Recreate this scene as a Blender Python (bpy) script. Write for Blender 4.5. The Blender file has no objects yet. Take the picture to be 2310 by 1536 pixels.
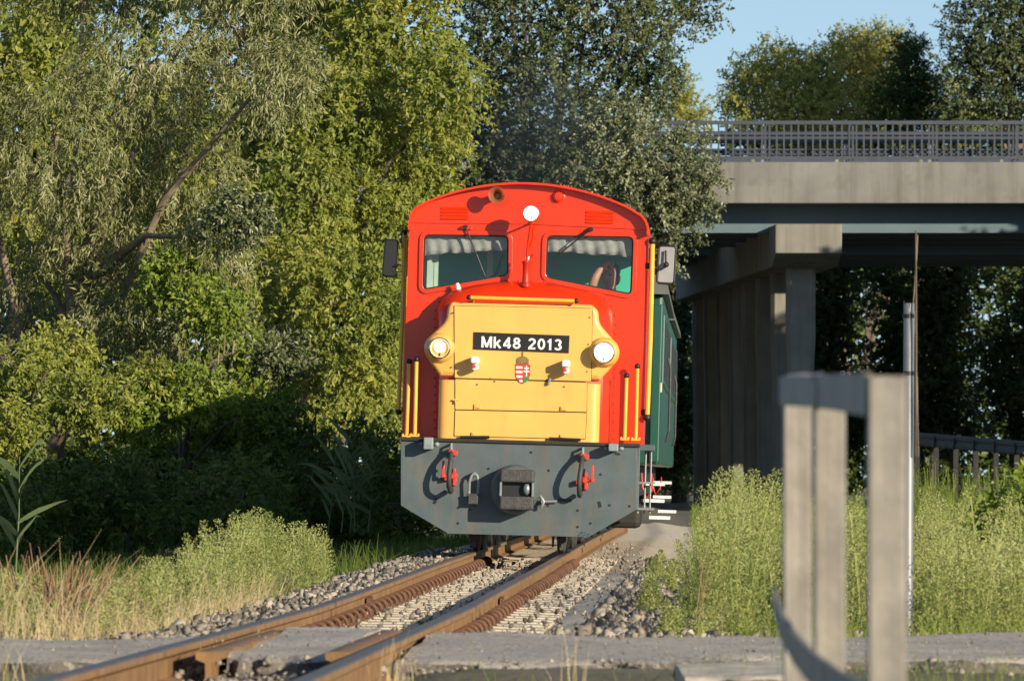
import bpy, bmesh, math, random
import numpy as np
from mathutils import Vector, Matrix, geometry

# ------------------------------------------------------------------ camera, sky, sun
sc = bpy.context.scene
col = sc.collection
F, PW, CX, HY, CAMH = 15000.0, 2310.0, 1155.0, 1070.0, 0.66   # focal in photo pixels, horizon row, eye height
cam_d = bpy.data.cameras.new('camera')
cam = bpy.data.objects.new('camera', cam_d); col.objects.link(cam)
cam.location = (0, 0, CAMH); cam.rotation_euler = (math.radians(90), 0, 0)
cam_d.sensor_width = 36; cam_d.lens = 36 * F / PW
cam_d.shift_y = (HY - 768) / PW
cam_d.clip_start = 0.5; cam_d.clip_end = 3000
cam_d.dof.use_dof = True; cam_d.dof.focus_distance = 55.5; cam_d.dof.aperture_fstop = 14
sc.camera = cam

SUN_AZ, SUN_EL = math.radians(40), math.radians(14.5)       # azimuth: right of straight behind the camera
sdir = Vector((math.sin(SUN_AZ) * math.cos(SUN_EL), -math.cos(SUN_AZ) * math.cos(SUN_EL), math.sin(SUN_EL)))
w = bpy.data.worlds.new('World'); sc.world = w; w.use_nodes = True
wn = w.node_tree.nodes; wl = w.node_tree.links
bg = wn['Background']; sky = wn.new('ShaderNodeTexSky'); sky.sky_type = 'NISHITA'
sky.sun_disc = False; sky.sun_elevation = SUN_EL; sky.sun_rotation = math.pi - SUN_AZ
sky.altitude = 100; sky.air_density = 1.0; sky.dust_density = 0.2; sky.ozone_density = 1.2
# the clear sky sampled a little above its true height all round: less of the murky horizon band
wtc = wn.new('ShaderNodeTexCoord'); wad = wn.new('ShaderNodeVectorMath'); wad.operation = 'ADD'; wad.inputs[1].default_value = (0, 0, .12)
wno = wn.new('ShaderNodeVectorMath'); wno.operation = 'NORMALIZE'
wl.new(wtc.outputs['Generated'], wad.inputs[0]); wl.new(wad.outputs[0], wno.inputs[0]); wl.new(wno.outputs[0], sky.inputs['Vector'])
wl.new(sky.outputs[0], bg.inputs[0]); bg.inputs[1].default_value = 0.11
sun_d = bpy.data.lights.new('sun', 'SUN'); sun_d.energy = 4.7; sun_d.angle = math.radians(0.5)
sun_d.color = (1.0, 0.86, 0.64)
sun = bpy.data.objects.new('sun', sun_d); col.objects.link(sun)
sun.rotation_euler = sdir.to_track_quat('Z', 'Y').to_euler()
sun.location = (30, -30, 40)
vs = sc.view_settings
vs.view_transform = 'Standard'; vs.look = 'None'; vs.exposure = 0.45; vs.gamma = 1.0
vs.use_curve_mapping = False
sc.cycles.use_denoising = True
sc.cycles.max_bounces = 8; sc.cycles.transparent_max_bounces = 12

rng = np.random.default_rng(48)
random.seed(48)
S = lambda Y: F / Y
def P(px, py, Y):
    """world point at depth Y seen at a photo pixel"""
    return Vector(((px - CX) * Y / F, Y, CAMH + (HY - py) * Y / F))

# ------------------------------------------------------------------ mesh helpers
class MB:
    def __init__(self): self.v = []; self.f = []; self.m = []; self.cm = 0
    def add(self, vs, fs):
        o = len(self.v); self.v += [tuple(x) for x in vs]
        for f in fs: self.f.append([i + o for i in f]); self.m.append(self.cm)
        return self
    def box(self, c, s, rot=None, ch=0.0):
        x, y, z = [k / 2 for k in s]
        vs = [Vector((a * x, b * y, d * z)) for a in (-1, 1) for b in (-1, 1) for d in (-1, 1)]
        if rot is not None: vs = [rot @ p for p in vs]
        c = Vector(c); vs = [p + c for p in vs]
        return self.add(vs, [(0, 1, 3, 2), (4, 6, 7, 5), (0, 4, 5, 1), (2, 3, 7, 6), (0, 2, 6, 4), (1, 5, 7, 3)])
    def tube(self, pts, rad, n=8, caps=True):
        pts = [Vector(p) for p in pts]
        if not hasattr(rad, '__len__'): rad = [rad] * len(pts)
        vs, fs = [], []
        prev = None
        for i, p in enumerate(pts):
            t = (pts[min(i + 1, len(pts) - 1)] - pts[max(i - 1, 0)]).normalized()
            if prev is None:
                a = Vector((0, 0, 1)) if abs(t.z) < .9 else Vector((1, 0, 0))
                u = t.cross(a).normalized()
            else:
                u = (prev - t * prev.dot(t)).normalized()
            prev = u; b = t.cross(u)
            for k in range(n):
                an = 2 * math.pi * k / n
                vs.append(p + (u * math.cos(an) + b * math.sin(an)) * rad[i])
        for i in range(len(pts) - 1):
            for k in range(n):
                fs.append((i * n + k, i * n + (k + 1) % n, (i + 1) * n + (k + 1) % n, (i + 1) * n + k))
        if caps:
            fs.append(tuple(range(n))[::-1]); fs.append(tuple((len(pts) - 1) * n + k for k in range(n)))
        return self.add(vs, fs)
    def lathe(self, c, prof, axis=(0, -1, 0), n=20, close=True):
        """prof: (distance along axis, radius)"""
        ax = Vector(axis).normalized(); c = Vector(c)
        a = Vector((0, 0, 1)) if abs(ax.z) < .9 else Vector((1, 0, 0))
        u = ax.cross(a).normalized(); b = ax.cross(u)
        vs, fs = [], []
        for d, r in prof:
            for k in range(n):
                an = 2 * math.pi * k / n
                vs.append(c + ax * d + (u * math.cos(an) + b * math.sin(an)) * r)
        for i in range(len(prof) - 1):
            for k in range(n):
                fs.append((i * n + k, (i + 1) * n + k, (i + 1) * n + (k + 1) % n, i * n + (k + 1) % n))
        if close:
            fs.append(tuple(range(n))); fs.append(tuple((len(prof) - 1) * n + k for k in range(n))[::-1])
        return self.add(vs, fs)
    def sphere(self, c, r, n=10, sc3=(1, 1, 1)):
        prof = [(-math.cos(math.pi * i / n) * 1.0, max(1e-4, math.sin(math.pi * i / n))) for i in range(n + 1)]
        o = len(self.v); self.lathe((0, 0, 0), prof, (0, 0, 1), n * 2, False)
        for i in range(o, len(self.v)):
            p = self.v[i]; self.v[i] = (c[0] + p[0] * r * sc3[0], c[1] + p[1] * r * sc3[1], c[2] + p[2] * r * sc3[2])
        return self
    def loft(self, rings, cap0=True, cap1=True):
        n = len(rings[0]); vs = [p for r in rings for p in r]; fs = []
        for i in range(len(rings) - 1):
            for k in range(n):
                fs.append((i * n + k, i * n + (k + 1) % n, (i + 1) * n + (k + 1) % n, (i + 1) * n + k))
        self.add(vs, fs)
        o = len(self.v) - len(vs)
        for cap, ri in ((cap0, 0), (cap1, len(rings) - 1)):
            if cap:
                tr = geometry.tessellate_polygon([[Vector((p[0], p[2], 0)) if abs(rings[ri][0][1] - rings[ri][n // 2][1]) < 1e-3 else Vector((p[0], p[1], 0)) for p in rings[ri]]])
                for t in tr: self.f.append([o + ri * n + i for i in t]); self.m.append(self.cm)
        return self
    def plate(self, outer, holes, y0, y1):
        """flat panel in local xz with holes, from depth y0 (front) to y1"""
        loops = [outer] + list(holes)
        polys = [[Vector((p[0], p[1], 0)) for p in l] for l in loops]
        tris = geometry.tessellate_polygon(polys)
        flat = [p for l in loops for p in l]; n = len(flat)
        vs = [(p[0], y0, p[1]) for p in flat] + [(p[0], y1, p[1]) for p in flat]
        fs = [tuple(t) for t in tris] + [tuple(i + n for i in t) for t in tris]
        o = 0
        for l in loops:
            m = len(l)
            for k in range(m): fs.append((o + k, o + (k + 1) % m, o + (k + 1) % m + n, o + k + n))
            o += m
        return self.add(vs, fs)
    def build(self, name, mat, parent=None, smooth=None, bevel=0, loc=None):
        me = bpy.data.meshes.new(name)
        v = self.v if loc is None else [(p[0] - loc[0], p[1] - loc[1], p[2] - loc[2]) for p in self.v]
        me.from_pydata(v, [], self.f)
        mats = mat if isinstance(mat, (list, tuple)) else [mat]
        for m in mats: me.materials.append(m)
        if len(mats) > 1: me.polygons.foreach_set('material_index', self.m)
        bm = bmesh.new(); bm.from_mesh(me); bmesh.ops.recalc_face_normals(bm, faces=bm.faces); bm.to_mesh(me); bm.free()
        if smooth:
            me.polygons.foreach_set('use_smooth', [True] * len(me.polygons))
            try: me.set_sharp_from_angle(angle=math.radians(smooth))
            except Exception: pass
        o = bpy.data.objects.new(name, me); col.objects.link(o)
        if loc is not None: o.location = loc
        if parent is not None: o.parent = parent
        if bevel:
            b = o.modifiers.new('bevel', 'BEVEL'); b.width = bevel; b.segments = 2; b.limit_method = 'ANGLE'; b.angle_limit = math.radians(40)
        return o

def np_obj(name, V, T, mat, parent=None, smooth=False):
    """object from numpy triangle arrays"""
    V = np.asarray(V, np.float32); T = np.asarray(T, np.int32)
    me = bpy.data.meshes.new(name)
    me.vertices.add(len(V)); me.vertices.foreach_set('co', V.ravel())
    me.loops.add(T.size); me.loops.foreach_set('vertex_index', T.ravel())
    me.polygons.add(len(T)); me.polygons.foreach_set('loop_start', np.arange(0, T.size, 3, dtype=np.int32))
    me.update(calc_edges=True)
    if smooth: me.polygons.foreach_set('use_smooth', [True] * len(T))
    me.materials.append(mat)
    o = bpy.data.objects.new(name, me); col.objects.link(o)
    if parent is not None: o.parent = parent
    return o

def tag(o, label=None, cat=None, group=None, kind=None):
    if label: o['label'] = label
    if cat: o['category'] = cat
    if group: o['group'] = group
    if kind: o['kind'] = kind
    return o
def empty(name, loc=(0, 0, 0)):
    o = bpy.data.objects.new(name, None); col.objects.link(o); o.location = loc; o.empty_display_size = .2
    return o

# ------------------------------------------------------------------ materials
def mat(name, c, rough=.5, metal=0.0, var=.12, vscale=6.0, bump=0.0, bscale=60.0, coat=0.0, spec=.5, c2=None, dirt=0.0, dirt_c=(.12, .09, .06)):
    m = bpy.data.materials.new(name); m.use_nodes = True
    nt = m.node_tree; b = nt.nodes['Principled BSDF']; L_ = nt.links
    b.inputs['Roughness'].default_value = rough; b.inputs['Metallic'].default_value = metal
    b.inputs['Specular IOR Level'].default_value = spec
    b.inputs['Coat Weight'].default_value = coat; b.inputs['Coat Roughness'].default_value = .12
    tc = nt.nodes.new('ShaderNodeTexCoord')
    nz = nt.nodes.new('ShaderNodeTexNoise'); nz.inputs['Scale'].default_value = vscale; nz.inputs['Detail'].default_value = 6
    L_.new(tc.outputs['Object'], nz.inputs['Vector'])
    rp = nt.nodes.new('ShaderNodeValToRGB')
    a = c2 or tuple(k * (1 - var) for k in c); d = c if c2 else tuple(min(1, k * (1 + var)) for k in c)
    rp.color_ramp.elements[0].color = (*a, 1); rp.color_ramp.elements[0].position = .32
    rp.color_ramp.elements[1].color = (*d, 1); rp.color_ramp.elements[1].position = .68
    L_.new(nz.outputs['Fac'], rp.inputs['Fac'])
    out = rp.outputs['Color']
    if dirt:
        n2 = nt.nodes.new('ShaderNodeTexNoise'); n2.inputs['Scale'].default_value = vscale * 1.7; n2.inputs['Detail'].default_value = 9; n2.inputs['Roughness'].default_value = .7
        mp = nt.nodes.new('ShaderNodeMapping'); mp.inputs['Scale'].default_value = (1, 1, .35)
        L_.new(tc.outputs['Object'], mp.inputs['Vector']); L_.new(mp.outputs[0], n2.inputs['Vector'])
        r2 = nt.nodes.new('ShaderNodeValToRGB'); r2.color_ramp.elements[0].position = .5; r2.color_ramp.elements[1].position = .8
        r2.color_ramp.elements[1].color = (dirt, dirt, dirt, 1)
        L_.new(n2.outputs['Fac'], r2.inputs['Fac'])
        mx = nt.nodes.new('ShaderNodeMix'); mx.data_type = 'RGBA'
        L_.new(r2.outputs['Color'], mx.inputs['Factor']); L_.new(out, mx.inputs['A']); mx.inputs['B'].default_value = (*dirt_c, 1)
        out = mx.outputs['Result']
    L_.new(out, b.inputs['Base Color'])
    if bump:
        bn = nt.nodes.new('ShaderNodeTexNoise'); bn.inputs['Scale'].default_value = bscale; bn.inputs['Detail'].default_value = 8
        L_.new(tc.outputs['Object'], bn.inputs['Vector'])
        bp = nt.nodes.new('ShaderNodeBump'); bp.inputs['Strength'].default_value = bump; bp.inputs['Distance'].default_value = .02
        L_.new(bn.outputs['Fac'], bp.inputs['Height']); L_.new(bp.outputs[0], b.inputs['Normal'])
    return m

def leaf_mat(name, cols, trans=.35, rough=.45, clump=.9, spec=.4):
    """per-leaf colour from the island's random value, drifting slowly through the crown"""
    m = bpy.data.materials.new(name); m.use_nodes = True
    nt = m.node_tree; b = nt.nodes['Principled BSDF']; L_ = nt.links; out = nt.nodes['Material Output']
    g = nt.nodes.new('ShaderNodeNewGeometry'); tc = nt.nodes.new('ShaderNodeTexCoord')
    nz = nt.nodes.new('ShaderNodeTexNoise'); nz.inputs['Scale'].default_value = clump; nz.inputs['Detail'].default_value = 3
    L_.new(tc.outputs['Object'], nz.inputs['Vector'])
    ad = nt.nodes.new('ShaderNodeMath'); ad.operation = 'MULTIPLY_ADD'; ad.inputs[1].default_value = .55
    L_.new(g.outputs['Random Per Island'], ad.inputs[0])
    sb = nt.nodes.new('ShaderNodeMath'); sb.operation = 'MULTIPLY_ADD'; sb.inputs[1].default_value = 1.5; sb.inputs[2].default_value = -.52
    L_.new(nz.outputs['Fac'], sb.inputs[0]); L_.new(sb.outputs[0], ad.inputs[2])
    rp = nt.nodes.new('ShaderNodeValToRGB'); e = rp.color_ramp.elements
    while len(e) < len(cols): e.new(.5)
    for i, c in enumerate(cols): e[i].position = i / (len(cols) - 1); e[i].color = (*c, 1)
    L_.new(ad.outputs[0], rp.inputs['Fac'])
    L_.new(rp.outputs['Color'], b.inputs['Base Color'])
    b.inputs['Roughness'].default_value = rough; b.inputs['Specular IOR Level'].default_value = spec
    t = nt.nodes.new('ShaderNodeBsdfTranslucent'); L_.new(rp.outputs['Color'], t.inputs['Color'])
    mx = nt.nodes.new('ShaderNodeMixShader'); mx.inputs[0].default_value = trans
    L_.new(b.outputs[0], mx.inputs[1]); L_.new(t.outputs[0], mx.inputs[2]); L_.new(mx.outputs[0], out.inputs['Surface'])
    return m

def glass_mat(name, tint=(.95, .96, .955), refl=1.0):
    m = bpy.data.materials.new(name); m.use_nodes = True
    nt = m.node_tree; nt.nodes.remove(nt.nodes['Principled BSDF']); out = nt.nodes['Material Output']
    t = nt.nodes.new('ShaderNodeBsdfTransparent'); t.inputs[0].default_value = (*tint, 1)
    gl = nt.nodes.new('ShaderNodeBsdfGlossy'); gl.inputs['Roughness'].default_value = .03
    nz = nt.nodes.new('ShaderNodeTexNoise'); nz.inputs['Scale'].default_value = 5
    r = nt.nodes.new('ShaderNodeMapRange'); r.inputs['To Min'].default_value = .02; r.inputs['To Max'].default_value = .1
    nt.links.new(nz.outputs['Fac'], r.inputs['Value']); nt.links.new(r.outputs[0], gl.inputs['Roughness'])
    lw = nt.nodes.new('ShaderNodeLayerWeight'); lw.inputs['Blend'].default_value = .5
    pw = nt.nodes.new('ShaderNodeMath'); pw.operation = 'POWER'; pw.inputs[1].default_value = 4; nt.links.new(lw.outputs['Facing'], pw.inputs[0])
    fr = nt.nodes.new('ShaderNodeMath'); fr.operation = 'MULTIPLY_ADD'; fr.inputs[1].default_value = .8; fr.inputs[2].default_value = .03; nt.links.new(pw.outputs[0], fr.inputs[0])
    mx = nt.nodes.new('ShaderNodeMixShader')
    nt.links.new(fr.outputs[0], mx.inputs[0]); nt.links.new(t.outputs[0], mx.inputs[1]); nt.links.new(gl.outputs[0], mx.inputs[2])
    nt.links.new(mx.outputs[0], out.inputs['Surface'])
    return m
def emit_mat(name, c, s):
    m = bpy.data.materials.new(name); m.use_nodes = True; b = m.node_tree.nodes['Principled BSDF']
    b.inputs['Base Color'].default_value = (.8, .78, .7, 1); b.inputs['Roughness'].default_value = .15
    b.inputs['Emission Color'].default_value = (*c, 1); b.inputs['Emission Strength'].default_value = s
    return m

M = {
 'red': mat('red_paint', (.74, .034, .003), .30, var=.06, vscale=3, coat=.12, bump=.05, bscale=6, dirt=.3, dirt_c=(.40, .03, .008)),
 'red2': mat('dark_red_paint', (.50, .022, .010), .35, var=.1),
 'yellow': mat('yellow_paint', (.80, .44, .105), .38, var=.05, vscale=3, coat=.12, bump=.10, bscale=5, dirt=.3, dirt_c=(.50, .25, .06)),
 'railyellow': mat('handrail_yellow', (.80, .43, .05), .35, var=.08, vscale=12),
 'beam': mat('beam_grey_paint', (.076, .106, .120), .5, var=.15, vscale=4, bump=.06, bscale=25, dirt=.7, dirt_c=(.19, .13, .08)),
 'beamlt': mat('fitting_grey_paint', (.22, .26, .27), .45, var=.15, vscale=20),
 'iron': mat('worn_iron', (.065, .065, .065), .6, .3, var=.25, vscale=25, bump=.3, bscale=80),
 'black': mat('black_rubber', (.012, .012, .014), .5, var=.2),
 'dark': mat('dark_underframe', (.022, .020, .018), .75, var=.3),
 'hose': mat('hose_rubber', (.045, .045, .045), .6, var=.2),
 'valve': mat('red_valve_paint', (.62, .05, .03), .4, var=.1),
 'chrome': mat('chrome', (.62, .62, .62), .12, 1.0, var=.05),
 'white': mat('white_paint', (.78, .77, .74), .4, var=.05),
 'plate': mat('plate_black', (.018, .016, .014), .35, var=.1),
 'green': mat('coach_green', (.007, .075, .050), .38, var=.1, vscale=2, coat=.2, dirt=.25, dirt_c=(.05, .07, .05)),
 'teal': mat('cab_teal_wall', (.04, .46, .31), .5, var=.08, vscale=2),
 'cream': mat('cream_paint', (.72, .62, .36), .45, var=.06),
 'roofgrey': mat('coach_roof', (.10, .115, .11), .6, var=.1),
 'curtain': mat('grey_cloth', (.27, .28, .275), .95, var=.2, vscale=14),
 'mint': mat('mint_trim', (.45, .62, .52), .5),
 'horn': mat('copper_horn', (.50, .20, .11), .35, .55, var=.15, vscale=10),
 'crumb': mat('crumbled_asphalt_edge', (.13, .115, .10), .95, var=.3, vscale=20, bump=.8, bscale=60),
 'mirrorgrey': mat('mirror_back', (.30, .30, .31), .4, var=.1),
 'guard': mat('shade_dark_guard_rail', (.028, .032, .034), .6, .2, var=.2),  # dark colour stands in for the shade under the bridge
 'bulb': emit_mat('lamp_bulb', (1, .88, .66), 1.7),
 'reflector': emit_mat('lit_reflector', (1, .74, .45), .55),
 'lamp': emit_mat('lit_lamp_glass', (1, .86, .62), .62),
 'lampdim': emit_mat('lit_lamp_rim', (1, .70, .40), .9),
 'glass': glass_mat('window_glass'),
 'rail': mat('rusty_rail', (.26, .145, .060), .68, .1, var=.25, vscale=7, bump=.15, bscale=50, dirt=.4, dirt_c=(.10, .05, .025)),
 'railtop': mat('polished_rail_head', (.13, .105, .085), .5, .4, var=.2),
 'clip': mat('rusty_clip', (.12, .058, .034), .8, .1, var=.35, vscale=20),
 'sleeper': mat('sleeper_concrete', (.50, .44, .35), .9, var=.25, vscale=8, bump=.3),
 'concrete': mat('bridge_concrete', (.20, .197, .186), .9, var=.15, vscale=.9, bump=.12, bscale=9, dirt=.35, dirt_c=(.17, .155, .13)),
 'pierc': mat('pier_concrete', (.235, .225, .195), .9, var=.14, vscale=1.3, bump=.2, bscale=14, dirt=.3, dirt_c=(.2, .18, .14)),
 'steel': mat('bridge_steel_blue', (.10, .155, .19), .55, var=.1, vscale=1),
 'railing': mat('railing_grey_paint', (.045, .056, .078), .5, var=.15, vscale=3),
 'galv': mat('galvanised_steel', (.26, .27, .29), .45, .5, var=.15, vscale=5),
 'barrier': mat('weathered_barrier_steel', (.25, .232, .205), .65, .15, var=.2, vscale=14, bump=.15, bscale=70, dirt=.45, dirt_c=(.22, .19, .15)),
 'asphalt': mat('old_asphalt', (.50, .44, .37), .9, var=.2, vscale=2.2, bump=.6, bscale=70, dirt=.45, dirt_c=(.32, .28, .24)),
 'stone': leaf_mat('ballast_stone', [(.07, .062, .055), (.19, .165, .14), (.34, .295, .245), (.54, .475, .385)], 0, .9, 2, .1),
 'bark': mat('bark', (.13, .105, .08), .95, var=.3, vscale=9, bump=.5, bscale=30),
 'twig': mat('pale_twig', (.24, .19, .13), .9, var=.3, vscale=9),
 'rod': mat('orange_brown_cane', (.11, .075, .055), .6, var=.2),
 'skin': mat('skin', (.46, .22, .14), .5, var=.06),
 'shirt': mat('navy_shirt', (.025, .03, .06), .85, var=.2),
 'hair': mat('dark_hair', (.012, .009, .008), .6, var=.2),
}

def speckle(m, scale, c, lo, hi, amount=.8):
    """scatter of small pale or dark grains over a material's colour"""
    nt = m.node_tree; b = nt.nodes['Principled BSDF']; src = b.inputs['Base Color'].links[0].from_socket
    tc = nt.nodes.new('ShaderNodeTexCoord'); nz = nt.nodes.new('ShaderNodeTexNoise'); nz.inputs['Scale'].default_value = scale; nz.inputs['Detail'].default_value = 2; nz.inputs['Roughness'].default_value = .8
    nt.links.new(tc.outputs['Object'], nz.inputs['Vector'])
    r = nt.nodes.new('ShaderNodeMapRange'); r.inputs['From Min'].default_value = lo; r.inputs['From Max'].default_value = hi; r.inputs['To Max'].default_value = amount
    nt.links.new(nz.outputs['Fac'], r.inputs['Value'])
    mx = nt.nodes.new('ShaderNodeMix'); mx.data_type = 'RGBA'; nt.links.new(r.outputs[0], mx.inputs['Factor']); nt.links.new(src, mx.inputs['A']); mx.inputs['B'].default_value = (*c, 1)
    nt.links.new(mx.outputs['Result'], b.inputs['Base Color'])
speckle(M['crumb'], 30, (.36, .32, .27), .56, .66)
speckle(M['asphalt'], 38, (.10, .09, .08), .53, .62); speckle(M['asphalt'], 55, (.62, .56, .48), .60, .68)
def streaks(m, c, amount, sx=3.0):
    """rain streaks running down a face"""
    nt = m.node_tree; b = nt.nodes['Principled BSDF']; src = b.inputs['Base Color'].links[0].from_socket
    tc = nt.nodes.new('ShaderNodeTexCoord'); mp = nt.nodes.new('ShaderNodeMapping'); mp.inputs['Scale'].default_value = (sx, sx, sx * .05); nz = nt.nodes.new('ShaderNodeTexNoise'); nz.inputs['Scale'].default_value = 1; nz.inputs['Detail'].default_value = 6; nz.inputs['Roughness'].default_value = .65
    nt.links.new(tc.outputs['Object'], mp.inputs['Vector']); nt.links.new(mp.outputs[0], nz.inputs['Vector'])
    r = nt.nodes.new('ShaderNodeMapRange'); r.inputs['From Min'].default_value = .48; r.inputs['From Max'].default_value = .72; r.inputs['To Max'].default_value = amount; nt.links.new(nz.outputs['Fac'], r.inputs['Value'])
    mx = nt.nodes.new('ShaderNodeMix'); mx.data_type = 'RGBA'; nt.links.new(r.outputs[0], mx.inputs['Factor']); nt.links.new(src, mx.inputs['A']); mx.inputs['B'].default_value = (*c, 1)
    nt.links.new(mx.outputs['Result'], b.inputs['Base Color'])
streaks(M['concrete'], (.10, .095, .08), .75, 3.2); streaks(M['pierc'], (.11, .10, .08), .7, 2.6)
streaks(M['red'], (.36, .02, .004), .22, 5); streaks(M['yellow'], (.50, .27, .07), .14, 4); streaks(M['beam'], (.16, .105, .06), .38, 7); streaks(M['barrier'], (.12, .10, .08), .5, 30)
speckle(M['concrete'], 1.6, (.13, .125, .11), .52, .75, .6)
# ------------------------------------------------------------------ track geometry
def smooth01(t): t = min(1, max(0, t)); return t * t * (3 - 2 * t)
def tx(Y):
    x = .03 + (Y - 55.4) * .0285
    if Y > 62: x += .00011 * (min(Y, 92) - 62) ** 2
    if Y > 92: x += -.012 * (Y - 92)
    return x
def tslope(Y): return (tx(Y + .05) - tx(Y - .05)) / .1
def cant(Y): return .028 * smooth01((Y - 36) / 14)
def trk(Y, u, h=0.0):
    s = tslope(Y)
    return Vector((tx(Y) + u, Y - u * s, h - u * cant(Y) + .06 * max(0, min(1.1, (33 - Y) / 13.5))))
def ground_z(x, y):
    d = x - tx(min(max(y, 10), 230)); a = abs(d)
    z = -.135
    z -= (.16 if d > 0 else .22) * smooth01((a - .7) / 1.0)
    if d < 0: z -= .25 * smooth01((a - 2.5) / 5)
    else: z += .12 * smooth01((a - 3) / 4) * smooth01((50 - y) / 15)
    r = smooth01((y - 22.6) / .9) * smooth01((29.3 - y) / .9)
    z = z * (1 - r) + (-.045) * r if a > .55 else z - .0 * r
    if y < 23.5: z = min(z, -.10)
    if 28 < y < 115: z -= .09 * smooth01((1.15 - a) / .25)
    z += .04 * math.sin(x * 1.7 + y * .6) * math.sin(y * .9 - x * .4) * smooth01((a - 1.6) / 2)
    return z

# ground: one sheet, fine near the track and coarse towards the horizon
def axis_vals(dense0, dense1, step, lim0, lim1):
    v = list(np.arange(dense0, dense1, step)); k = step
    a = dense1
    while a < lim1: v.append(a); k *= 1.35; a += k
    v.append(lim1); k = step; a = dense0 - step
    while a > lim0: v.insert(0, a); k *= 1.35; a -= k
    v.insert(0, lim0); return v
gx = axis_vals(-4, 5, .16, -900, 900); gy = axis_vals(17, 70, .3, -60, 2200)
gv = [(x, y, ground_z(x, y)) for y in gy for x in gx]
nx_ = len(gx)
gt = []
for j in range(len(gy) - 1):
    for i in range(nx_ - 1):
        a = j * nx_ + i; gt += [(a, a + 1, a + nx_ + 1), (a, a + nx_ + 1, a + nx_)]
def ground_mat():
    m = mat('ground_soil', (.17, .14, .10), .95, var=.2, vscale=1.3, bump=.6, bscale=18)
    nt = m.node_tree; b = nt.nodes['Principled BSDF']; src = b.inputs['Base Color'].links[0].from_socket
    tc = nt.nodes.new('ShaderNodeTexCoord'); nz = nt.nodes.new('ShaderNodeTexNoise'); nz.inputs['Scale'].default_value = .55; nz.inputs['Detail'].default_value = 8
    nt.links.new(tc.outputs['Object'], nz.inputs['Vector'])
    r = nt.nodes.new('ShaderNodeValToRGB'); r.color_ramp.elements[0].position = .42; r.color_ramp.elements[1].position = .6
    nt.links.new(nz.outputs['Fac'], r.inputs['Fac'])
    mx = nt.nodes.new('ShaderNodeMix'); mx.data_type = 'RGBA'; nt.links.new(r.outputs['Color'], mx.inputs['Factor'])
    nt.links.new(src, mx.inputs['A']); mx.inputs['B'].default_value = (.11, .10, .05, 1)
    nt.links.new(mx.outputs['Result'], b.inputs['Base Color'])
    return m
M['ground'] = ground_mat()
tag(np_obj('ground', gv, gt, M['ground'], smooth=True), kind='structure')

# ballast bed sheet: pale fine gravel the stones lie on
bv, bt = [], []
us = np.linspace(-1.2, 1.78, 31); ys = np.arange(28.2, 112, .35)
for Y in ys:
    for u in us:
        h = -.118 - .06 * smooth01((abs(u) - .85) / .6) - .14 * (smooth01((u - 1.6) / .15) if u > 0 else smooth01((-u - 1.02) / .12)) + random.uniform(-.006, .006)
        if abs(u) < .8: h -= .032
        bv.append(tuple(trk(Y, u, h)))
n_ = len(us)
for j in range(len(ys) - 1):
    for i in range(n_ - 1):
        a = j * n_ + i; bt += [(a, a + 1, a + n_ + 1), (a, a + n_ + 1, a + n_)]
M['bed'] = mat('fine_gravel', (.64, .55, .42), .95, var=.16, vscale=14, bump=.7, bscale=45, dirt=.3, dirt_c=(.36, .31, .24))
tag(np_obj('track_bed', bv, bt, M['bed'], smooth=True), kind='structure')

# loose ballast stones
def stones(name, pos, size, matl):
    n = len(pos)
    cube = np.array([(x, y, z) for x in (-1, 1) for y in (-1, 1) for z in (-1, 1)], float) * .5
    ct = np.array([(0, 1, 3), (0, 3, 2), (4, 6, 7), (4, 7, 5), (0, 4, 5), (0, 5, 1), (2, 3, 7), (2, 7, 6), (0, 2, 6), (0, 6, 4), (1, 5, 7), (1, 7, 3)])
    V = cube[None] * (1 + rng.uniform(-.62, .5, (n, 8, 3)))
    V *= (np.asarray(size)[:, None, None] * rng.uniform(.45, 1.4, (n, 1, 3)))
    q = rng.normal(size=(n, 4)); q /= np.linalg.norm(q, axis=1)[:, None]
    w_, x, y, z = q.T
    R = np.stack([1 - 2 * (y * y + z * z), 2 * (x * y - z * w_), 2 * (x * z + y * w_), 2 * (x * y + z * w_), 1 - 2 * (x * x + z * z), 2 * (y * z - x * w_), 2 * (x * z - y * w_), 2 * (y * z + x * w_), 1 - 2 * (x * x + y * y)], 1).reshape(n, 3, 3)
    V = np.einsum('nij,nkj->nki', R, V) + np.asarray(pos)[:, None]
    T = (ct[None] + (np.arange(n) * 8)[:, None, None]).reshape(-1, 3)
    return np_obj(name, V.reshape(-1, 3), T, matl)
sp, ss = [], []
def strew(n, y0, y1, u0, u1, hf, s0, s1, pw=1.0):
    for _ in range(n):
        Y = y0 + (y1 - y0) * random.random() ** pw; u = random.uniform(u0, u1)
        sp.append(tuple(trk(Y, u, hf(u, Y)))); ss.append(random.uniform(s0, s1))
ground_lift = lambda Y: .06 * max(0, min(1.1, (33 - Y) / 13.5))
bedh = lambda u, Y: -.118 - .06 * smooth01((abs(u) - .85) / .6)
strew(4200, 27.6, 62, -.95, -.48, lambda u, Y: bedh(u, Y) + random.uniform(.005, .06), .014, .042)
strew(420, 28, 60, -.30, .33, lambda u, Y: bedh(u, Y) + .004, .006, .024)
strew(420, 28, 76, .48, .95, lambda u, Y: bedh(u, Y) + .006, .006, .024)
strew(4200, 29, 64, .95, 1.75, lambda u, Y: bedh(u, Y) + random.uniform(.0, .05) * smooth01((u - .9) / .3), .008, .036)
strew(700, 29, 50, 1.0, 1.5, lambda u, Y: bedh(u, Y) + random.uniform(.01, .06), .03, .05)
strew(4200, 20.5, 24.4, -3.2, 3.6, lambda u, Y: -.125 - ground_lift(Y) + random.uniform(0, .03), .008, .030)
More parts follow.
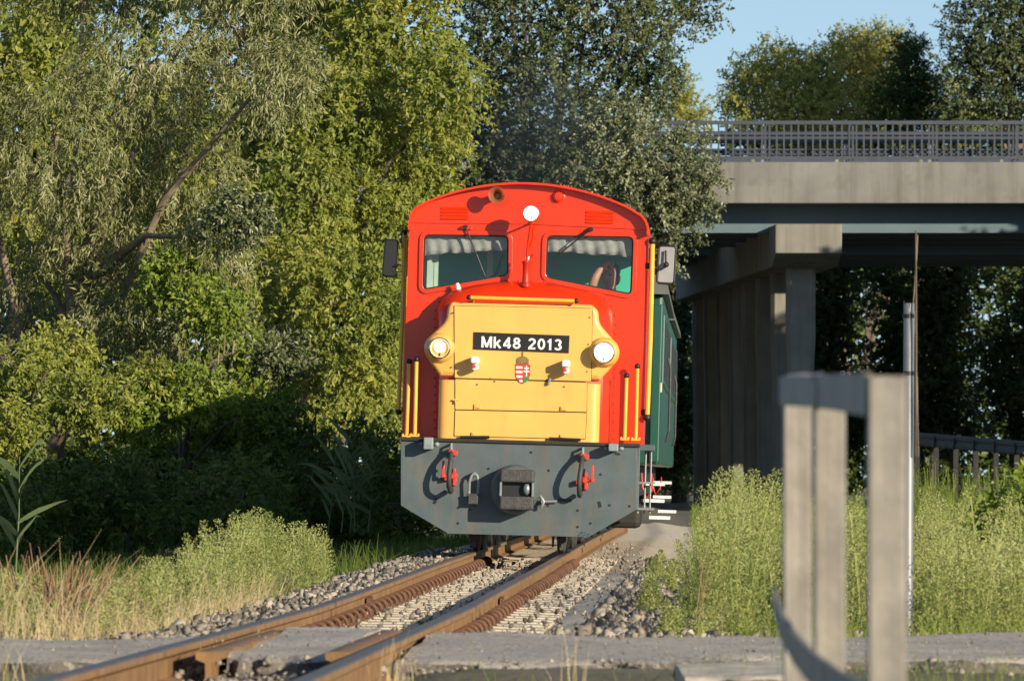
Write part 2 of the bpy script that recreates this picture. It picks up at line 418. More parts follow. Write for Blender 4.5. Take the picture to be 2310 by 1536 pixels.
strew(2200, 23.75, 24.45, -2.4, 4.2, lambda u, Y: -.12 - ground_lift(Y) + .11 * smooth01((Y - 23.75) / .6) * random.random(), .006, .022)
strew(500, 23.4, 24.9, -.30, .30, lambda u, Y: -.15 + random.uniform(0, .02), .012, .036)
strew(900, 28.0, 30.5, -2.8, 3.6, lambda u, Y: -.10 + random.uniform(0, .03), .015, .035)
strew(600, 24.4, 28.0, -3.4, 4.4, lambda u, Y: .012 - ground_lift(Y) + (-.008 if u < -.4 or u > .4 else 0), .003, .009)
strew(500, 28, 62, -.33, .80, lambda u, Y: bedh(u, Y) + .002, .005, .016)
tag(stones('ballast', sp, ss, M['stone']), 'grey crushed stone ballast heaped along both sides of the rails', 'ballast', kind='stuff')

# rails, sleepers, clips
track = tag(empty('railway_track', trk(30, 0, -.13)), kind='structure')
track.matrix_world  # origin near the road crossing
T0 = Vector(track.location)
PROF = [(-.031, -.006), (-.026, 0), (.026, 0), (.031, -.006), (.031, -.028), (.008, -.042), (.008, -.108), (.052, -.122), (.052, -.132), (-.052, -.132), (-.052, -.122), (-.008, -.108), (-.008, -.042), (-.031, -.028)]
def rail(name, u0, y0, y1, dz=0.0, step=1.0, top=True, wide=1.0):
    mb = MB(); yy = list(np.arange(y0, y1, step)) + [y1]; n = len(PROF)
    vs = [trk(Y, u0 + a * wide, b + dz) - T0 for Y in yy for a, b in PROF]
    mb.add(vs, [])
    for i in range(len(yy) - 1):
        for k in range(n):
            mb.f.append([i * n + k, i * n + (k + 1) % n, (i + 1) * n + (k + 1) % n, (i + 1) * n + k]); mb.m.append(1 if (top and k in (0, 1, 2)) else 0)
    mb.f.append(list(range(n))); mb.m.append(0); mb.f.append(list(range((len(yy) - 1) * n, len(yy) * n))); mb.m.append(0)
    return mb.build(name, [M['rail'], M['railtop'] if top else M['rail']], track, smooth=40)
for u0 in (-.38, .38):
    rail('rail', u0, 16.5, 38.2); rail('rail', u0, 38.206, 112, step=1.4)
for u0 in (-.235, .235):
    rail('guard_rail', u0, 24.05, 28.2, -.020, top=False, wide=1.5)
# fishplates at the joint
for u0 in (-.38, .38):
    mb = MB()
    for yy in (37.95, 38.07, 38.34, 38.46): mb.lathe(trk(yy, u0 + .030, -.075) - T0, [(0, .014), (.02, .014), (.022, .009), (.034, .009)], (1, 0, 0), 6)
    mb.box(trk(38.2, u0 + .022, -.075) - T0, (.022, .62, .062)); mb.box(trk(38.2, u0 - .022, -.075) - T0, (.022, .62, .062))
    mb.build('joint_plate', M['clip'], track)
# sleepers and their clips share mesh data
def shared(mb, name, m):
    o = mb.build(name, m); me = o.data; bpy.data.objects.remove(o); return me
mb = MB()
for i in range(1):
    prof = [(-.75, -.10, .0), (-.45, -.10, .012), (-.25, -.11, -.01), (.25, -.11, -.01), (.45, -.10, .012), (.75, -.10, 0)]
    rings = [[(u, -.14, -.12), (u, -.125, z + .0), (u, .125, z + .0), (u, .14, -.12)] for u, _, z in prof]
    mb.loft(rings, False, False)
me_sl = shared(mb, 'sleeper', M['sleeper'])
mb = MB()   # bowed spring clip standing across the rail foot, with its bolt
arc = [(.058 + .040 * math.cos(a), 0, .004 + .042 * math.sin(a)) for a in np.linspace(math.pi, -.5, 9)]
mb.tube([(x, -.035, z) for x, _, z in arc], .0115, 6); mb.tube([(x, .035, z) for x, _, z in arc], .0115, 6)
mb.box((.06, 0, -.008), (.10, .13, .016)); mb.tube([(.058, 0, -.01), (.058, 0, .055)], .012, 6); mb.tube([(.058, 0, .02), (.058, 0, .04)], .021, 6)
me_cl = shared(mb, 'rail_clip', M['clip'])
Y = 28.75; k = 0
while Y < 64:
    ang = -math.atan(tslope(Y))
    so = bpy.data.objects.new('sleeper', me_sl); col.objects.link(so); so.parent = track
    so.location = trk(Y, 0, -.131) - T0; so.rotation_euler = (0, cant(Y), ang)
    if Y < 58:
        for u0, fl in ((-.38, 1), (.38, 1), (-.38, -1), (.38, -1)):
            if fl < 0 and Y > 40: continue
            c = bpy.data.objects.new('rail_clip', me_cl); col.objects.link(c); c.parent = track
            c.location = trk(Y, u0, -.115) - T0; c.rotation_euler = (0, cant(Y), ang + (math.pi if fl < 0 else 0) + random.uniform(-.06, .06))
    Y += .62; k += 1

# road over the crossing: three slabs of old asphalt with ragged edges
def slab(name, ufun0, ufun1, n, y0, y1, top, th, seed, m):
    r = random.Random(seed); mb = MB(); ny = 26
    jit0 = [r.uniform(-.035, .035) + .03 * math.sin(i * .9) for i in range(n + 1)]; jit1 = [r.uniform(-.06, .06) for _ in range(n + 1)]
    g = {}
    for j in range(ny + 1):
        t = j / ny
        for i in range(n + 1):
            s = i / n
            Ya = y0 + jit0[i]; Yb = y1 + jit1[i]; Yv = Ya + (Yb - Ya) * t
            x = ufun0(Yv) + (ufun1(Yv) - ufun0(Yv)) * s
            z = top + .010 * math.sin(x * 2.1 + Yv) + .006 * math.sin(x * 6.3 - Yv * 4) + r.uniform(-.002, .002)
            if j == 0: z -= .012 + r.uniform(0, .012)
            if j == ny: z -= .008
            g[i, j] = len(mb.v); mb.v.append((x, Yv, z))
    for j in range(ny):
        for i in range(n): mb.f.append([g[i, j], g[i + 1, j], g[i + 1, j + 1], g[i, j + 1]]); mb.m.append(0)
    def skirt(idx, out):
        prev = None; lv = []
        for lay in (1, 2, 3):
            row = []
            for a in idx:
                p = mb.v[a]; row.append(len(mb.v))
                mb.v.append((p[0] + r.uniform(-.012, .012), p[1] + out * (.02 * lay + r.uniform(-.02, .02)), p[2] - th * lay / 3 + r.uniform(-.008, .008)))
            lv.append(row)
        rows = [idx] + lv
        for a, b in zip(rows, rows[1:]):
            for i in range(len(a) - 1): mb.f.append([a[i], a[i + 1], b[i + 1], b[i]]); mb.m.append(1)
    skirt([g[i, 0] for i in range(n + 1)], -1); skirt([g[i, ny] for i in range(n + 1)], 1)
    side0 = [g[0, j] for j in range(ny + 1)]; side1 = [g[n, j] for j in range(ny + 1)]
    for idx in (side0, side1):
        row = []
        for a in idx: p = mb.v[a]; row.append(len(mb.v)); mb.v.append((p[0], p[1], p[2] - th))
        for i in range(len(idx) - 1): mb.f.append([idx[i], idx[i + 1], row[i + 1], row[i]]); mb.m.append(0)
    return tag(mb.build(name, [m, M['crumb']], smooth=50), kind='structure')
slab('road', lambda Y: -9.0, lambda Y: tx(Y) - .43, 130, 23.75, 27.6, -.008, .10, 1, M['asphalt'])
slab('road', lambda Y: tx(Y) - .19, lambda Y: tx(Y) + .19, 16, 24.35, 28.2, .004, .11, 2, M['asphalt'])
slab('road', lambda Y: tx(Y) + .43, lambda Y: 12.0, 150, 24.2, 28.0, -.012, .11, 3, M['asphalt'])
slab('kerb_slab', lambda Y: .56, lambda Y: .93, 8, 21.5, 22.9, .017, .09, 4, M['sleeper'])
# ------------------------------------------------------------------ motorway bridge
BY = 180.0
bs = BY / F
def bX(px): return (px - CX) * bs
def bZ(py): return CAMH + (HY - py) * bs
bridge = tag(empty('road_bridge', (bX(1806), BY, -.4)), 'concrete road bridge with grey railing crossing above the railway', 'bridge')
B0 = Vector(bridge.location)
xl, xr = -34.0, 46.0
def bbox(mb, x0, x1, y0, y1, z0, z1): return mb.box(((x0 + x1) / 2 - B0.x, (y0 + y1) / 2 - B0.y, (z0 + z1) / 2 - B0.z), (x1 - x0, y1 - y0, z1 - z0))
zt, zb, zg = bZ(366), bZ(459), bZ(521)
for k, (ya, yb) in enumerate(((BY, BY + 14.5), (BY + 18.0, BY + 33.0))):
    e = bbox(MB(), xl, xr, ya, ya + .45, zb, zt).build('edge_beam', M['concrete'], bridge, bevel=.03)
    bbox(MB(), xl, xr, yb - .45, yb, zb, zt).build('edge_beam', M['concrete'], bridge)
    bbox(MB(), xl, xr, ya + .45, yb - .45, zb + .2, zt - .25).build('deck_slab', M['concrete'], bridge)
    for j in range(4):
        y0 = ya + 1.5 + j * 3.7
        bbox(MB(), xl, xr, y0, y0 + .5, zg, zb + .2).build('girder', M['steel'], bridge)
# bearing cap and columns, one line of piers that runs back under both decks
sk = -.050
cw = 150 * bs
zc1, zc0 = bZ(506), bZ(575)
cap = MB()
x0 = bX(1748)
ring = lambda y, zz0, dx: [(x0 + dx - B0.x, y - B0.y, zz0 - B0.z), (x0 + dx + cw - B0.x, y - B0.y, zz0 - B0.z), (x0 + dx + cw - B0.x, y - B0.y, zc1 - .01 - B0.z), (x0 + dx - B0.x, y - B0.y, zc1 - .01 - B0.z)]
cap.loft([ring(BY - .35, bZ(572), 0), ring(BY + .9, bZ(600), sk * 1.2), ring(BY + 36, bZ(600), sk * 36)])
cap.build('pier_cap', M['pierc'], bridge, bevel=.03)
colw = 66 * bs
for j in range(8):
    yy = BY + 1.3 + j * 4.75; xx = bX(1776) + sk * (yy - BY) + .10
    mb = MB(); c = .13
    def oct_(z, k): return [(xx - B0.x + a * colw * k + colw / 2 * (1 - k), yy - B0.y + b * .8, z - B0.z) for a, b in ((0, c), (c, 0), (1 - c, 0), (1, c), (1, 1 - c), (1 - c, 1), (c, 1), (0, 1 - c))]
    mb.loft([oct_(-.6, .86), oct_(bZ(830), .90), oct_(bZ(760), 1.0), oct_(bZ(600) + .01, 1.0)])
    mb.build('column', M['pierc'], bridge)
# second pier far to the right, mostly out of view, and an added, unseen wall left behind the trees
for xo in (-20.0, 22.0):
    mb = MB()
    for j in range(8):
        yy = BY + 1.3 + j * 4.75
        bbox(mb, bX(1780) + xo + sk * (yy - BY), bX(1780) + xo + .8 + sk * (yy - BY), yy, yy + .8, -.6, bZ(600))
        mb.build('column', M['pierc'], bridge); mb = MB()
    bbox(mb, bX(1748) + xo, bX(1748) + xo + cw, BY - .3, BY + 36, bZ(598), zc1).build('pier_cap', M['pierc'], bridge)
# unseen wall added left of the line to dim the pier
mb = MB(); bbox(mb, -7.5, -6.3, BY + .6, BY + 35, -.6, zg - .05); mb.build('unseen_wall', M['pierc'], bridge)
# railing on the near edge
zr1, zr0 = bZ(272), bZ(352)
rl = MB(); ry = BY + .22
bbox(rl, xl, xr, ry - .04, ry + .04, zr1 - .10, zr1); bbox(rl, xl, xr, ry - .03, ry + .03, zr0 - .09, zr0)
rl = rl.build('railing', M['railing'], bridge)
mb = MB().box((0, 0, 0), (.048, .02, zr1 - zr0 - .075)); me_b = shared(mb, 'baluster', M['railing'])
mb = MB().box((0, 0, 0), (.055, .05, zr1 - zt - .06)); me_p = shared(mb, 'railing_post', M['railing'])
px = 1392.0
while px < 2420:
    o = bpy.data.objects.new('baluster', me_b); col.objects.link(o); o.parent = rl
    o.location = (bX(px) - B0.x, ry - B0.y, (zr1 + zr0 - .075) / 2 - B0.z); px += 16.4
for px in (1336, 1530, 1727, 1916, 2106, 2288, 2478):
    for d in (0, 9) if px > 1600 else (0,):
        o = bpy.data.objects.new('railing_post', me_p); col.objects.link(o); o.parent = rl
        o.location = (bX(px + d) - B0.x, ry + .06 - B0.y, (zr1 + zt - .06) / 2 - B0.z)
    o = MB().box((bX(px - 28) - B0.x, BY + .1 - B0.y, zt - B0.z + .035), (.09, .12, .07)).build('base_block', M['pierc'], bridge)
# crash barriers on the deck
def crash(y, z0, z1, name='crash_barrier'):
    mb = MB(); h = z1 - z0
    prof = [(0, z0), (-.05, z0 + h * .08), (-.05, z0 + h * .28), (.03, z0 + h * .42), (.03, z0 + h * .58), (-.05, z0 + h * .72), (-.05, z0 + h * .92), (0, z1)]
    vs = [(x - B0.x, y + a - B0.y, z - B0.z) for x in (xl, xr) for a, z in prof] + [(x - B0.x, y + a + .012 - B0.y, z - B0.z) for x in (xl, xr) for a, z in prof]
    n = len(prof); mb.add(vs, [(i, i + 1, n + i + 1, n + i) for i in range(n - 1)] + [(2 * n + i, 2 * n + i + 1, 3 * n + i + 1, 3 * n + i) for i in range(n - 1)])
    cb = mb.build(name, M['railing'], bridge)
    for i in range(22):
        MB().box((bX(1345 + i * 96 / 1.0 * 1.98) - B0.x, y + .08 - B0.y, (z1 + zt - .25) / 2 - B0.z), (.09, .08, z1 - zt + .25)).build('barrier_post', M['galv'], cb)
        if i > 5: break
crash(BY + 1.6, bZ(318), bZ(290))
crash(BY + 1.62, bZ(345), bZ(329))
crash(BY + 13.0, bZ(340), bZ(306))
# ------------------------------------------------------------------ locomotive
loco = tag(empty('locomotive', trk(55.5, 0, 0)), 'red diesel locomotive with yellow nose and grey buffer beam on the track', 'locomotive')
loco.rotation_euler = (0, .028, -math.atan(.0285))
LM = Matrix.Translation(loco.location) @ loco.rotation_euler.to_matrix().to_4x4()
LI = LM.inverted()
def L(px, py, d, inv=None):
    """point of the locomotive's own frame at depth d behind the buffer beam face"""
    inv = inv or LI
    o = inv @ Vector((0, 0, CAMH)); q = inv @ P(px, py, 55.0); r = q - o
    t = (d - o.y) / r.y
    return o + r * t
def L2(px, py, d): p = L(px, py, d); return (p.x, p.z)
def rpoly(pts, r, n=4):
    out = []; m = len(pts)
    for i in range(m):
        a, b, c = Vector(pts[i - 1]), Vector(pts[i]), Vector(pts[(i + 1) % m])
        u, v = (a - b), (c - b); lu, lv = u.length, v.length
        rr = r[i] if hasattr(r, '__len__') else r
        k = min(rr, lu * .48, lv * .48)
        if k < 1e-4: out.append(tuple(b)); continue
        p0, p1 = b + u / lu * k, b + v / lv * k
        for j in range(n + 1):
            t = j / n; out.append(tuple(p0 * (1 - t) ** 2 + b * 2 * t * (1 - t) + p1 * t * t))
    return out
def offset(pts, d):
    m = len(pts); out = []
    area = sum(pts[i - 1][0] * pts[i][1] - pts[i][0] * pts[i - 1][1] for i in range(m))
    sg = 1 if area > 0 else -1
    for i in range(m):
        a, b, c = Vector(pts[i - 1]), Vector(pts[i]), Vector(pts[(i + 1) % m])
        e1, e2 = (b - a), (c - b)
        if e1.length < 1e-7: e1 = e2
        if e2.length < 1e-7: e2 = e1
        n1 = Vector((-e1.y, e1.x)).normalized() * sg; n2 = Vector((-e2.y, e2.x)).normalized() * sg
        nn = (n1 + n2); nn = nn.normalized() if nn.length > 1e-6 else n1
        k = d / max(.5, nn.dot(n1)); out.append((b.x + nn.x * k, b.y + nn.y * k))
    return out
def ring3(p2, d): return [(x, d, z) for x, z in p2]
CF = .50     # cab face depth
# --- buffer beam
bo = [L2(904, 986, 0), L2(904, 1140, 0), L2(1010, 1203, 0), L2(1328, 1211, 0), L2(1438, 1148, 0), L2(1438, 1001, 0)]
beam = MB().plate(bo, [], 0, .05).build('buffer_beam', M['beam'], loco, bevel=.004)
tl, tr_ = bo[0], bo[5]
mb = MB()
mb.box(((tl[0] + tr_[0]) / 2, .30, tl[1] - .012), (2.02, .66, .028)); mb.build('platform', M['dark'], loco, bevel=.004)
mb = MB()
for u, s in ((-.97, 1), (.97, -1)): mb.box((u, .28, .68), (.02, .40, .54))
mb.build('beam_side_plate', M['beam'], loco)
# bolts and holes on the beam
mb = MB()
for px, py in ((986, 1062), (1102, 1057), (1238, 1061), (1355, 1070), (1034, 1145), (1033, 1180), (1303, 1151), (1303, 1188), (1060, 1149), (1236, 1140), (1198, 1020), (1375, 1139), (1420, 1141), (1390, 1023), (1396, 1024), (1332, 1180), (983, 1131)):
    p = L(px, py, -.002); mb.lathe(p, [(-.003, .0001), (-.003, .011), (.006, .011)], (0, 1, 0), 8)
tag(mb.build('bolt_holes', M['black'], beam), kind='stuff')
mb = MB()
p = L(982, 1129, -.004); mb.box(p, (.022, .006, .05), Matrix.Rotation(.35, 3, 'Y'))
p = L(1353, 1137, -.004); mb.box(p, (.022, .006, .05), Matrix.Rotation(-.3, 3, 'Y'))
p = L(1274, 1128, -.004); mb.box(p, (.115, .006, .026))
tag(mb.build('slots', M['black'], beam), kind='stuff')
for px, w_ in ((967, 21), (1384, 22)):
    mb = MB(); p = L(px, 1000 if px < 1100 else 1009, -.09)
    mb.box(p, (w_ / 270, .20, .10 if px < 1100 else .065)); mb.build('lamp_bracket', M['beamlt'], loco, bevel=.008)
    mb = MB()
    for sx in (-1, 1): mb.sphere((p.x + sx * .065, .0, p.z - .005), .022, 6)
    mb.build('bolt', M['beamlt'], loco, smooth=60)
# coupler: round plate, jaw frame and pin
cc = L(1162, 1104, 0)
cp = MB().lathe((cc.x, 0, cc.z), [(-.02, .21), (.14, .205), (.19, .20), (.22, .185), (.22, .0001)], (0, -1, 0), 32).build('coupler', M['beam'], loco, smooth=35)
a, b = L(1129, 1058, -.28), L(1203, 1151, -.28); h1 = L(1129, 1087, -.28); h0 = L(1129, 1118, -.28)
mb = MB()
zt_, zb_ = a.z, b.z; x0_, x1_ = a.x, b.x; xm, xw = (x0_ + x1_) / 2, x1_ - x0_
mb.box((xm, -.20, (zt_ + h1.z) / 2), (xw, .24, zt_ - h1.z)); mb.box((xm, -.20, (zb_ + h0.z) / 2), (xw, .24, h0.z - zb_))
mb.build('coupler_jaw', M['iron'], cp, bevel=.015)
mb = MB(); mb.box((x0_ + .008, -.25, (h1.z + h0.z) / 2), (.016, .12, h1.z - h0.z)); mb.box((x1_ - .008, -.25, (h1.z + h0.z) / 2), (.016, .12, h1.z - h0.z))
mb.build('coupler_cheek', M['beamlt'], cp)
MB().box((xm, -.228, (h1.z + h0.z) / 2), (xw - .05, .01, h1.z - h0.z + .01)).build('throat_shade_sheet', M['black'], cp)  # black sheet standing in for the shade inside the jaw
p = L(1189, 1103, -.2); MB().lathe((p.x, -.262, p.z - .05), [(0, .014), (.02, .03), (.05, .034), (.08, .030), (.10, .012)], (0, 0, 1), 12).build('coupler_pin', M['galv'], cp, smooth=60)
# chain link and drawhook pieces beside the coupler
p = L(1224, 1131, -.03)
mb = MB(); mb.lathe((p.x, -.02, p.z), [(-.02, .016), (.05, .022), (.07, .012)], (0, -1, 0), 10)
mb.tube([(p.x - .02, -.06, p.z + .045), (p.x + .012, -.08, p.z), (p.x - .01, -.06, p.z - .05)], .016, 8); mb.tube([(p.x, -.04, p.z), (p.x + .12, -.03, p.z + .005)], .014, 8)
mb.build('uncoupling_pin', M['galv'], loco, smooth=60)
# shackle left of the coupler
p = L(1070, 1072, -.05)
mb = MB(); mb.lathe((p.x, .0, p.z + .01), [(0, .02), (.06, .018), (.09, .014)], (0, -1, 0), 10)
mb.tube([(p.x - .04, -.07, p.z - .16), (p.x - .038, -.08, p.z - .05), (p.x - .02, -.085, p.z), (p.x, -.085, p.z + .018), (p.x + .024, -.085, p.z), (p.x + .038, -.08, p.z - .05), (p.x + .034, -.07, p.z - .16)], .012, 8)
sh = mb.build('shackle', M['beamlt'], loco, smooth=60)
mb = MB(); mb.box((p.x - .002, -.075, p.z - .205), (.085, .05, .07)); mb.tube([(p.x - .06, -.075, p.z - .165), (p.x + .055, -.075, p.z - .165)], .016, 8)
mb.build('shackle_block', M['iron'], sh, bevel=.006)
# brake hoses with red cocks
for k, (px, ty, sgn) in enumerate(((1018, 1004, -1), (1315, 1013, 1))):
    t = L(px, ty, -.10)
    mb = MB()
    hz = [(t.x, -.06, t.z - .05), (t.x + .002, -.13, t.z - .07), (t.x + .003, -.20, t.z - .13), (t.x - .008, -.23, t.z - .24), (t.x - .004, -.22, t.z - .33), (t.x + .004, -.15, t.z - .395), (t.x + .012, -.06, t.z - .37)]
    if k: hz = [(x - .004 * i, y, z) for i, (x, y, z) in enumerate(hz)]
    pts = []
    for i in range(len(hz) - 1):
        for j in range(4): pts.append(Vector(hz[i]).lerp(Vector(hz[i + 1]), j / 4))
    pts.append(Vector(hz[-1]))
    for _ in range(2): pts = [pts[0]] + [(pts[i - 1] + pts[i] * 2 + pts[i + 1]) / 4 for i in range(1, len(pts) - 1)] + [pts[-1]]
    ho = mb.tube(pts, .021, 10).build('brake_hose', M['hose'], loco, smooth=60)
    mb = MB(); mb.tube([(t.x, -.02, t.z + .01), (t.x, -.10, t.z + .005), (t.x, -.11, t.z - .06)], .012, 8); mb.build('hose_pipe', M['beamlt'], ho, smooth=60)
    mb = MB()
    mb.lathe((t.x, 0, t.z - .055), [(-.01, .03), (.04, .03), (.05, .022), (.12, .022)], (0, -1, 0), 10)
    mb.box((t.x - .02, -.05, t.z - .05), (.03, .05, .03)); mb.box((t.x + .036, -.05, t.z - .065), (.035, .05, .04))
    mb.lathe((t.x + .022, 0, t.z - .26), [(-.01, .04), (.05, .038), (.07, .02), (.1, .02)], (0, -1, 0), 10)
    mb.box((t.x + .03, -.04, t.z - .215), (.022, .05, .05)); mb.box((t.x + .035, -.04, t.z - .30), (.03, .05, .07)); mb.box((t.x - .035, -.05, t.z - .275), (.03, .05, .04))
    hx = t.x - .062 if sgn < 0 else t.x + .085
    mb.box((hx, -.09, t.z - .20), (.022, .016, .14)); mb.box((hx, -.08, t.z - .255), (.03, .03, .03))
    mb.tube([(t.x + .02, -.06, t.z - .26), (hx, -.08, t.z - .262)], .012, 8)
    mb.build('brake_cock', M['valve'], ho, smooth=40, bevel=.003)

# --- cab front wall with two window openings
def cabp(lst, d=CF): return [L2(x, y, d) for x, y in lst]
arch = []
for i in range(25):
    t = -1 + 2 * i / 24
    px = 1192 + t * 245; py = 413 + 53 * t * t + .030 * (px - 1192) + 3 * t ** 4
    arch.append((px, py))
outl = [(906, 992)] + [(923, 515), (924, 500), (928, 484), (937, 470)] + arch[1:-1] + [(1449, 488), (1458, 500), (1462, 514), (1463, 528)] + [(1451, 1002)]
co = cabp(outl)
wl_pts = cabp([(953, 655), (956, 529), (1148, 531), (1147, 622)]); wr_pts = cabp([(1230, 627), (1233, 531), (1430, 534), (1425, 666)])
wl_in = rpoly(wl_pts, .05, 5); wr_in = rpoly(wr_pts, .05, 5)
cab = MB().plate(co, [wl_in, wr_in], CF, CF + .035).build('cab', M['red'], loco, smooth=30)
# header panel above the seam
seam = [(925, 503), (1192, 506), (1461, 519)]
hd = [(925, 503), (928, 484), (937, 470)] + arch[1:-1] + [(1449, 488), (1458, 500), (1461, 519), (1192, 506)]
MB().plate([L2(x, y, CF - .014) for x, y in hd], [], CF - .014, CF - .001).build('header_panel', M['red'], cab, bevel=.003)
# window surrounds, rubber and panes
for pts in (wl_in, wr_in):
    fr = MB().plate(offset(pts, -.034), [offset(pts, .001)], CF - .020, CF - .001).build('window_frame', M['red'], cab, bevel=.007)
    MB().plate(offset(pts, -.002), [offset(pts, .014)], CF - .004, CF + .012).build('window_seal', M['black'], cab)
    MB().plate(offset(pts, .006), [], CF + .006, CF + .010).build('window_pane', M['glass'], cab)
# roof shell with an overhanging visor
o0 = [L2(x, y, CF) for x, y in [(922, 520), (922, 505), (926, 485), (935, 470)] + arch[1:-1] + [(1449, 486), (1459, 499), (1464, 514), (1464, 532)]]
inner = offset(o0 + [(o0[-1][0], o0[-1][1] - .5), (o0[0][0], o0[0][1] - .5)], .018)[:len(o0)]
mb = MB(); n = len(o0)
for d in (CF - .17, CF + 2.25):
    pass
vs = [(x, d, z) for d in (CF - .12, CF + 2.25) for x, z in o0] + [(x, d, z) for d in (CF - .12, CF + 2.25) for x, z in inner]
fs = []
for i in range(n - 1):
    fs += [(i, i + 1, n + i + 1, n + i), (2 * n + i, 2 * n + i + 1, 3 * n + i + 1, 3 * n + i), (i, i + 1, 2 * n + i + 1, 2 * n + i), (n + i, n + i + 1, 3 * n + i + 1, 3 * n + i)]
fs += [(0, n, 3 * n, 2 * n), (n - 1, 2 * n - 1, 4 * n - 1, 3 * n - 1)]
MB().add(vs, fs).build('cab_roof', M['red'], loco, smooth=35)
# side walls with window openings, rear wall, floor, desk
bl, br = co[0], co[-1]; el, er = L2(923, 520, CF), L2(1463, 530, CF)
for sgn, (bx_, ex_) in ((-1, (bl[0], el[0])), (1, (br[0], er[0]))):
    mb = MB(); x = ex_ - sgn * .02; z0, z1 = bl[1], el[1] + .30
    for ya, yb, za, zb2 in ((CF + .036, CF + 2.2, z0, 1.9), (CF + .036, CF + .10, 1.9, z1 - .2), (CF + 1.0, CF + 1.15, 1.9, 2.55), (CF + 1.95, CF + 2.2, 1.9, z1 - .2), (CF + .10, CF + 1.95, 2.55, z1 - .2)):
        mb.box((x, (ya + yb) / 2, (za + zb2) / 2), (.035, yb - ya - .001, zb2 - za - .001))
    mb.build('cab_side', M['red'], loco)
mb = MB()
mb.box((0, CF + 1.55, 1.95), (1.94, .03, 1.85)); mb.build('cab_rear_wall', M['teal'], loco)
MB().box((0, CF + 1.1, .99), (1.94, 2.1, .04)).build('cab_floor', M['dark'], loco)
MB().box((0, CF + .30, 1.72), (1.9, .4, .06)).build('desk', M['dark'], loco, bevel=.02)
mb = MB(); p = L(975, 600, CF + .25); mb.box((p.x - .015, CF + .25, 2.1), (.055, .02, 1.2)); mb.box((p.x + .035, CF + .26, 2.1), (.035, .02, 1.2)); mb.build('window_post', M['mint'], loco)
p = L(1105, 600, CF + .9); MB().box((p.x, CF + .9, 2.1), (.05, .04, 1.2)).build('window_post', M['mint'], loco)
p = L(1118, 625, CF + .45); mb = MB(); mb.sphere((p.x, CF + .45, p.z - .02), .06, 7, (1, 1, .7)); mb.tube([(p.x, CF + .45, p.z), (p.x + .06, CF + .5, p.z + .20)], [.02, .012], 8); mb.build('desk_lamp', M['black'], loco, smooth=60)
p = L(1255, 598, CF + 1.4); MB().box((p.x, CF + 1.52, p.z), (.045, .01, .045), Matrix.Rotation(.78, 3, 'Y')).build('wall_badge', M['red2'], loco)
# cloth sun blinds behind the glass, gathered in folds
def blind(pxa, pxb, ya, ybl, ybr):
    mb = MB(); n = 40; vs = []
    for i in range(n + 1):
        t = i / n; px = pxa + (pxb - pxa) * t
        bot = ybl + (ybr - ybl) * t + 1.2 * math.sin(t * 15) + 1.2 * math.sin(t * 37)
        for j in range(5):
            s = j / 4; dd = CF + .065 + (.014 * math.sin(t * 23 + s * 2.5) + .012 * math.sin(t * 51 + 1.0 - s * 3)) * (.25 + s)
            p = L(px, ya + (bot - ya) * s, dd); vs.append(tuple(p))
    fs = [(i * 5 + j, (i + 1) * 5 + j, (i + 1) * 5 + j + 1, i * 5 + j + 1) for i in range(n) for j in range(4)]
    o = mb.add(vs, fs).build('sun_blind', M['curtain'], loco, smooth=60)
    s_ = o.modifiers.new('solid', 'SOLIDIFY'); s_.thickness = .004
blind(948, 1152, 524, 576, 563); blind(1226, 1434, 526, 566, 580)

# --- nose: red bonnet and yellow front
def bon(ins, td, d):
    pts = [(983 + ins, 994), (984 + ins, 712 + td)]
    cor = []
    for i in range(13):
        t = -1 + 2 * i / 12; px = 1185 + t * (168 - ins)
        cor.append((px, 636 + td + .028 * (px - 1185) + 26 * abs(t) ** 2.6))
    pts += [(987 + ins, 692 + td), (999 + ins, 672 + td)] + cor[:] + [(1371 - ins, 684 + td), (1383 - ins, 702 + td), (1386 - ins, 724 + td), (1381 - ins, 1000)]
    return ring3([L2(x, y, d) for x, y in pts], d)
nose = MB().loft([bon(0, 0, CF), bon(1, 1, CF - .14), bon(3, 8, CF - .22), bon(8, 22, CF - .30), bon(16, 40, CF - .36), bon(24, 56, CF - .40)], False, True).build('nose', M['red'], loco, smooth=50)
# flange with rivets where the bonnet meets the cab
f0 = [(p[0], p[2]) for p in bon(-7, -5, CF - .006)]; f1 = [(p[0], p[2]) for p in bon(2, 2, CF - .006)]
mb = MB(); n = len(f0)
vs = [(x, CF - .010, z) for x, z in f0] + [(x, CF - .010, z) for x, z in f1] + [(x, CF - .001, z) for x, z in f0]
mb.add(vs, [(i, i + 1, n + i + 1, n + i) for i in range(n - 1)] + [(i, i + 1, 2 * n + i + 1, 2 * n + i) for i in range(n - 1)]); mb.build('nose_flange', M['red'], nose, smooth=40)
mb = MB()
for i in range(n - 1):
    a, b = Vector(f0[i]).lerp(Vector(f1[i]), .45), Vector(f0[i + 1]).lerp(Vector(f1[i + 1]), .45); k = max(1, int((b - a).length / .07))
    for j in range(k):
        q = a.lerp(b, (j + .5) / k); mb.sphere((q.x, CF - .012, q.y), .008, 4)
tag(mb.build('rivets', M['red2'], nose, smooth=60), kind='stuff')
yo = [(1018, 681), (1010, 692), (1007, 718), (999, 731), (969, 759), (959, 779), (960, 800), (971, 818), (992, 849), (1353, 858), (1380, 828), (1392, 808), (1394, 790), (1385, 768), (1351, 730), (1350, 702), (1336, 687)]
def yring(d, ins):
    pts = rpoly([L2(x, y, .05) for x, y in yo], [.02, .03, .05, .06, .05, .07, .07, .05, .005, .005, .06, .05, .06, .06, .06, .03, .03], 3)
    return ring3(offset(pts, ins) if ins else pts, d)
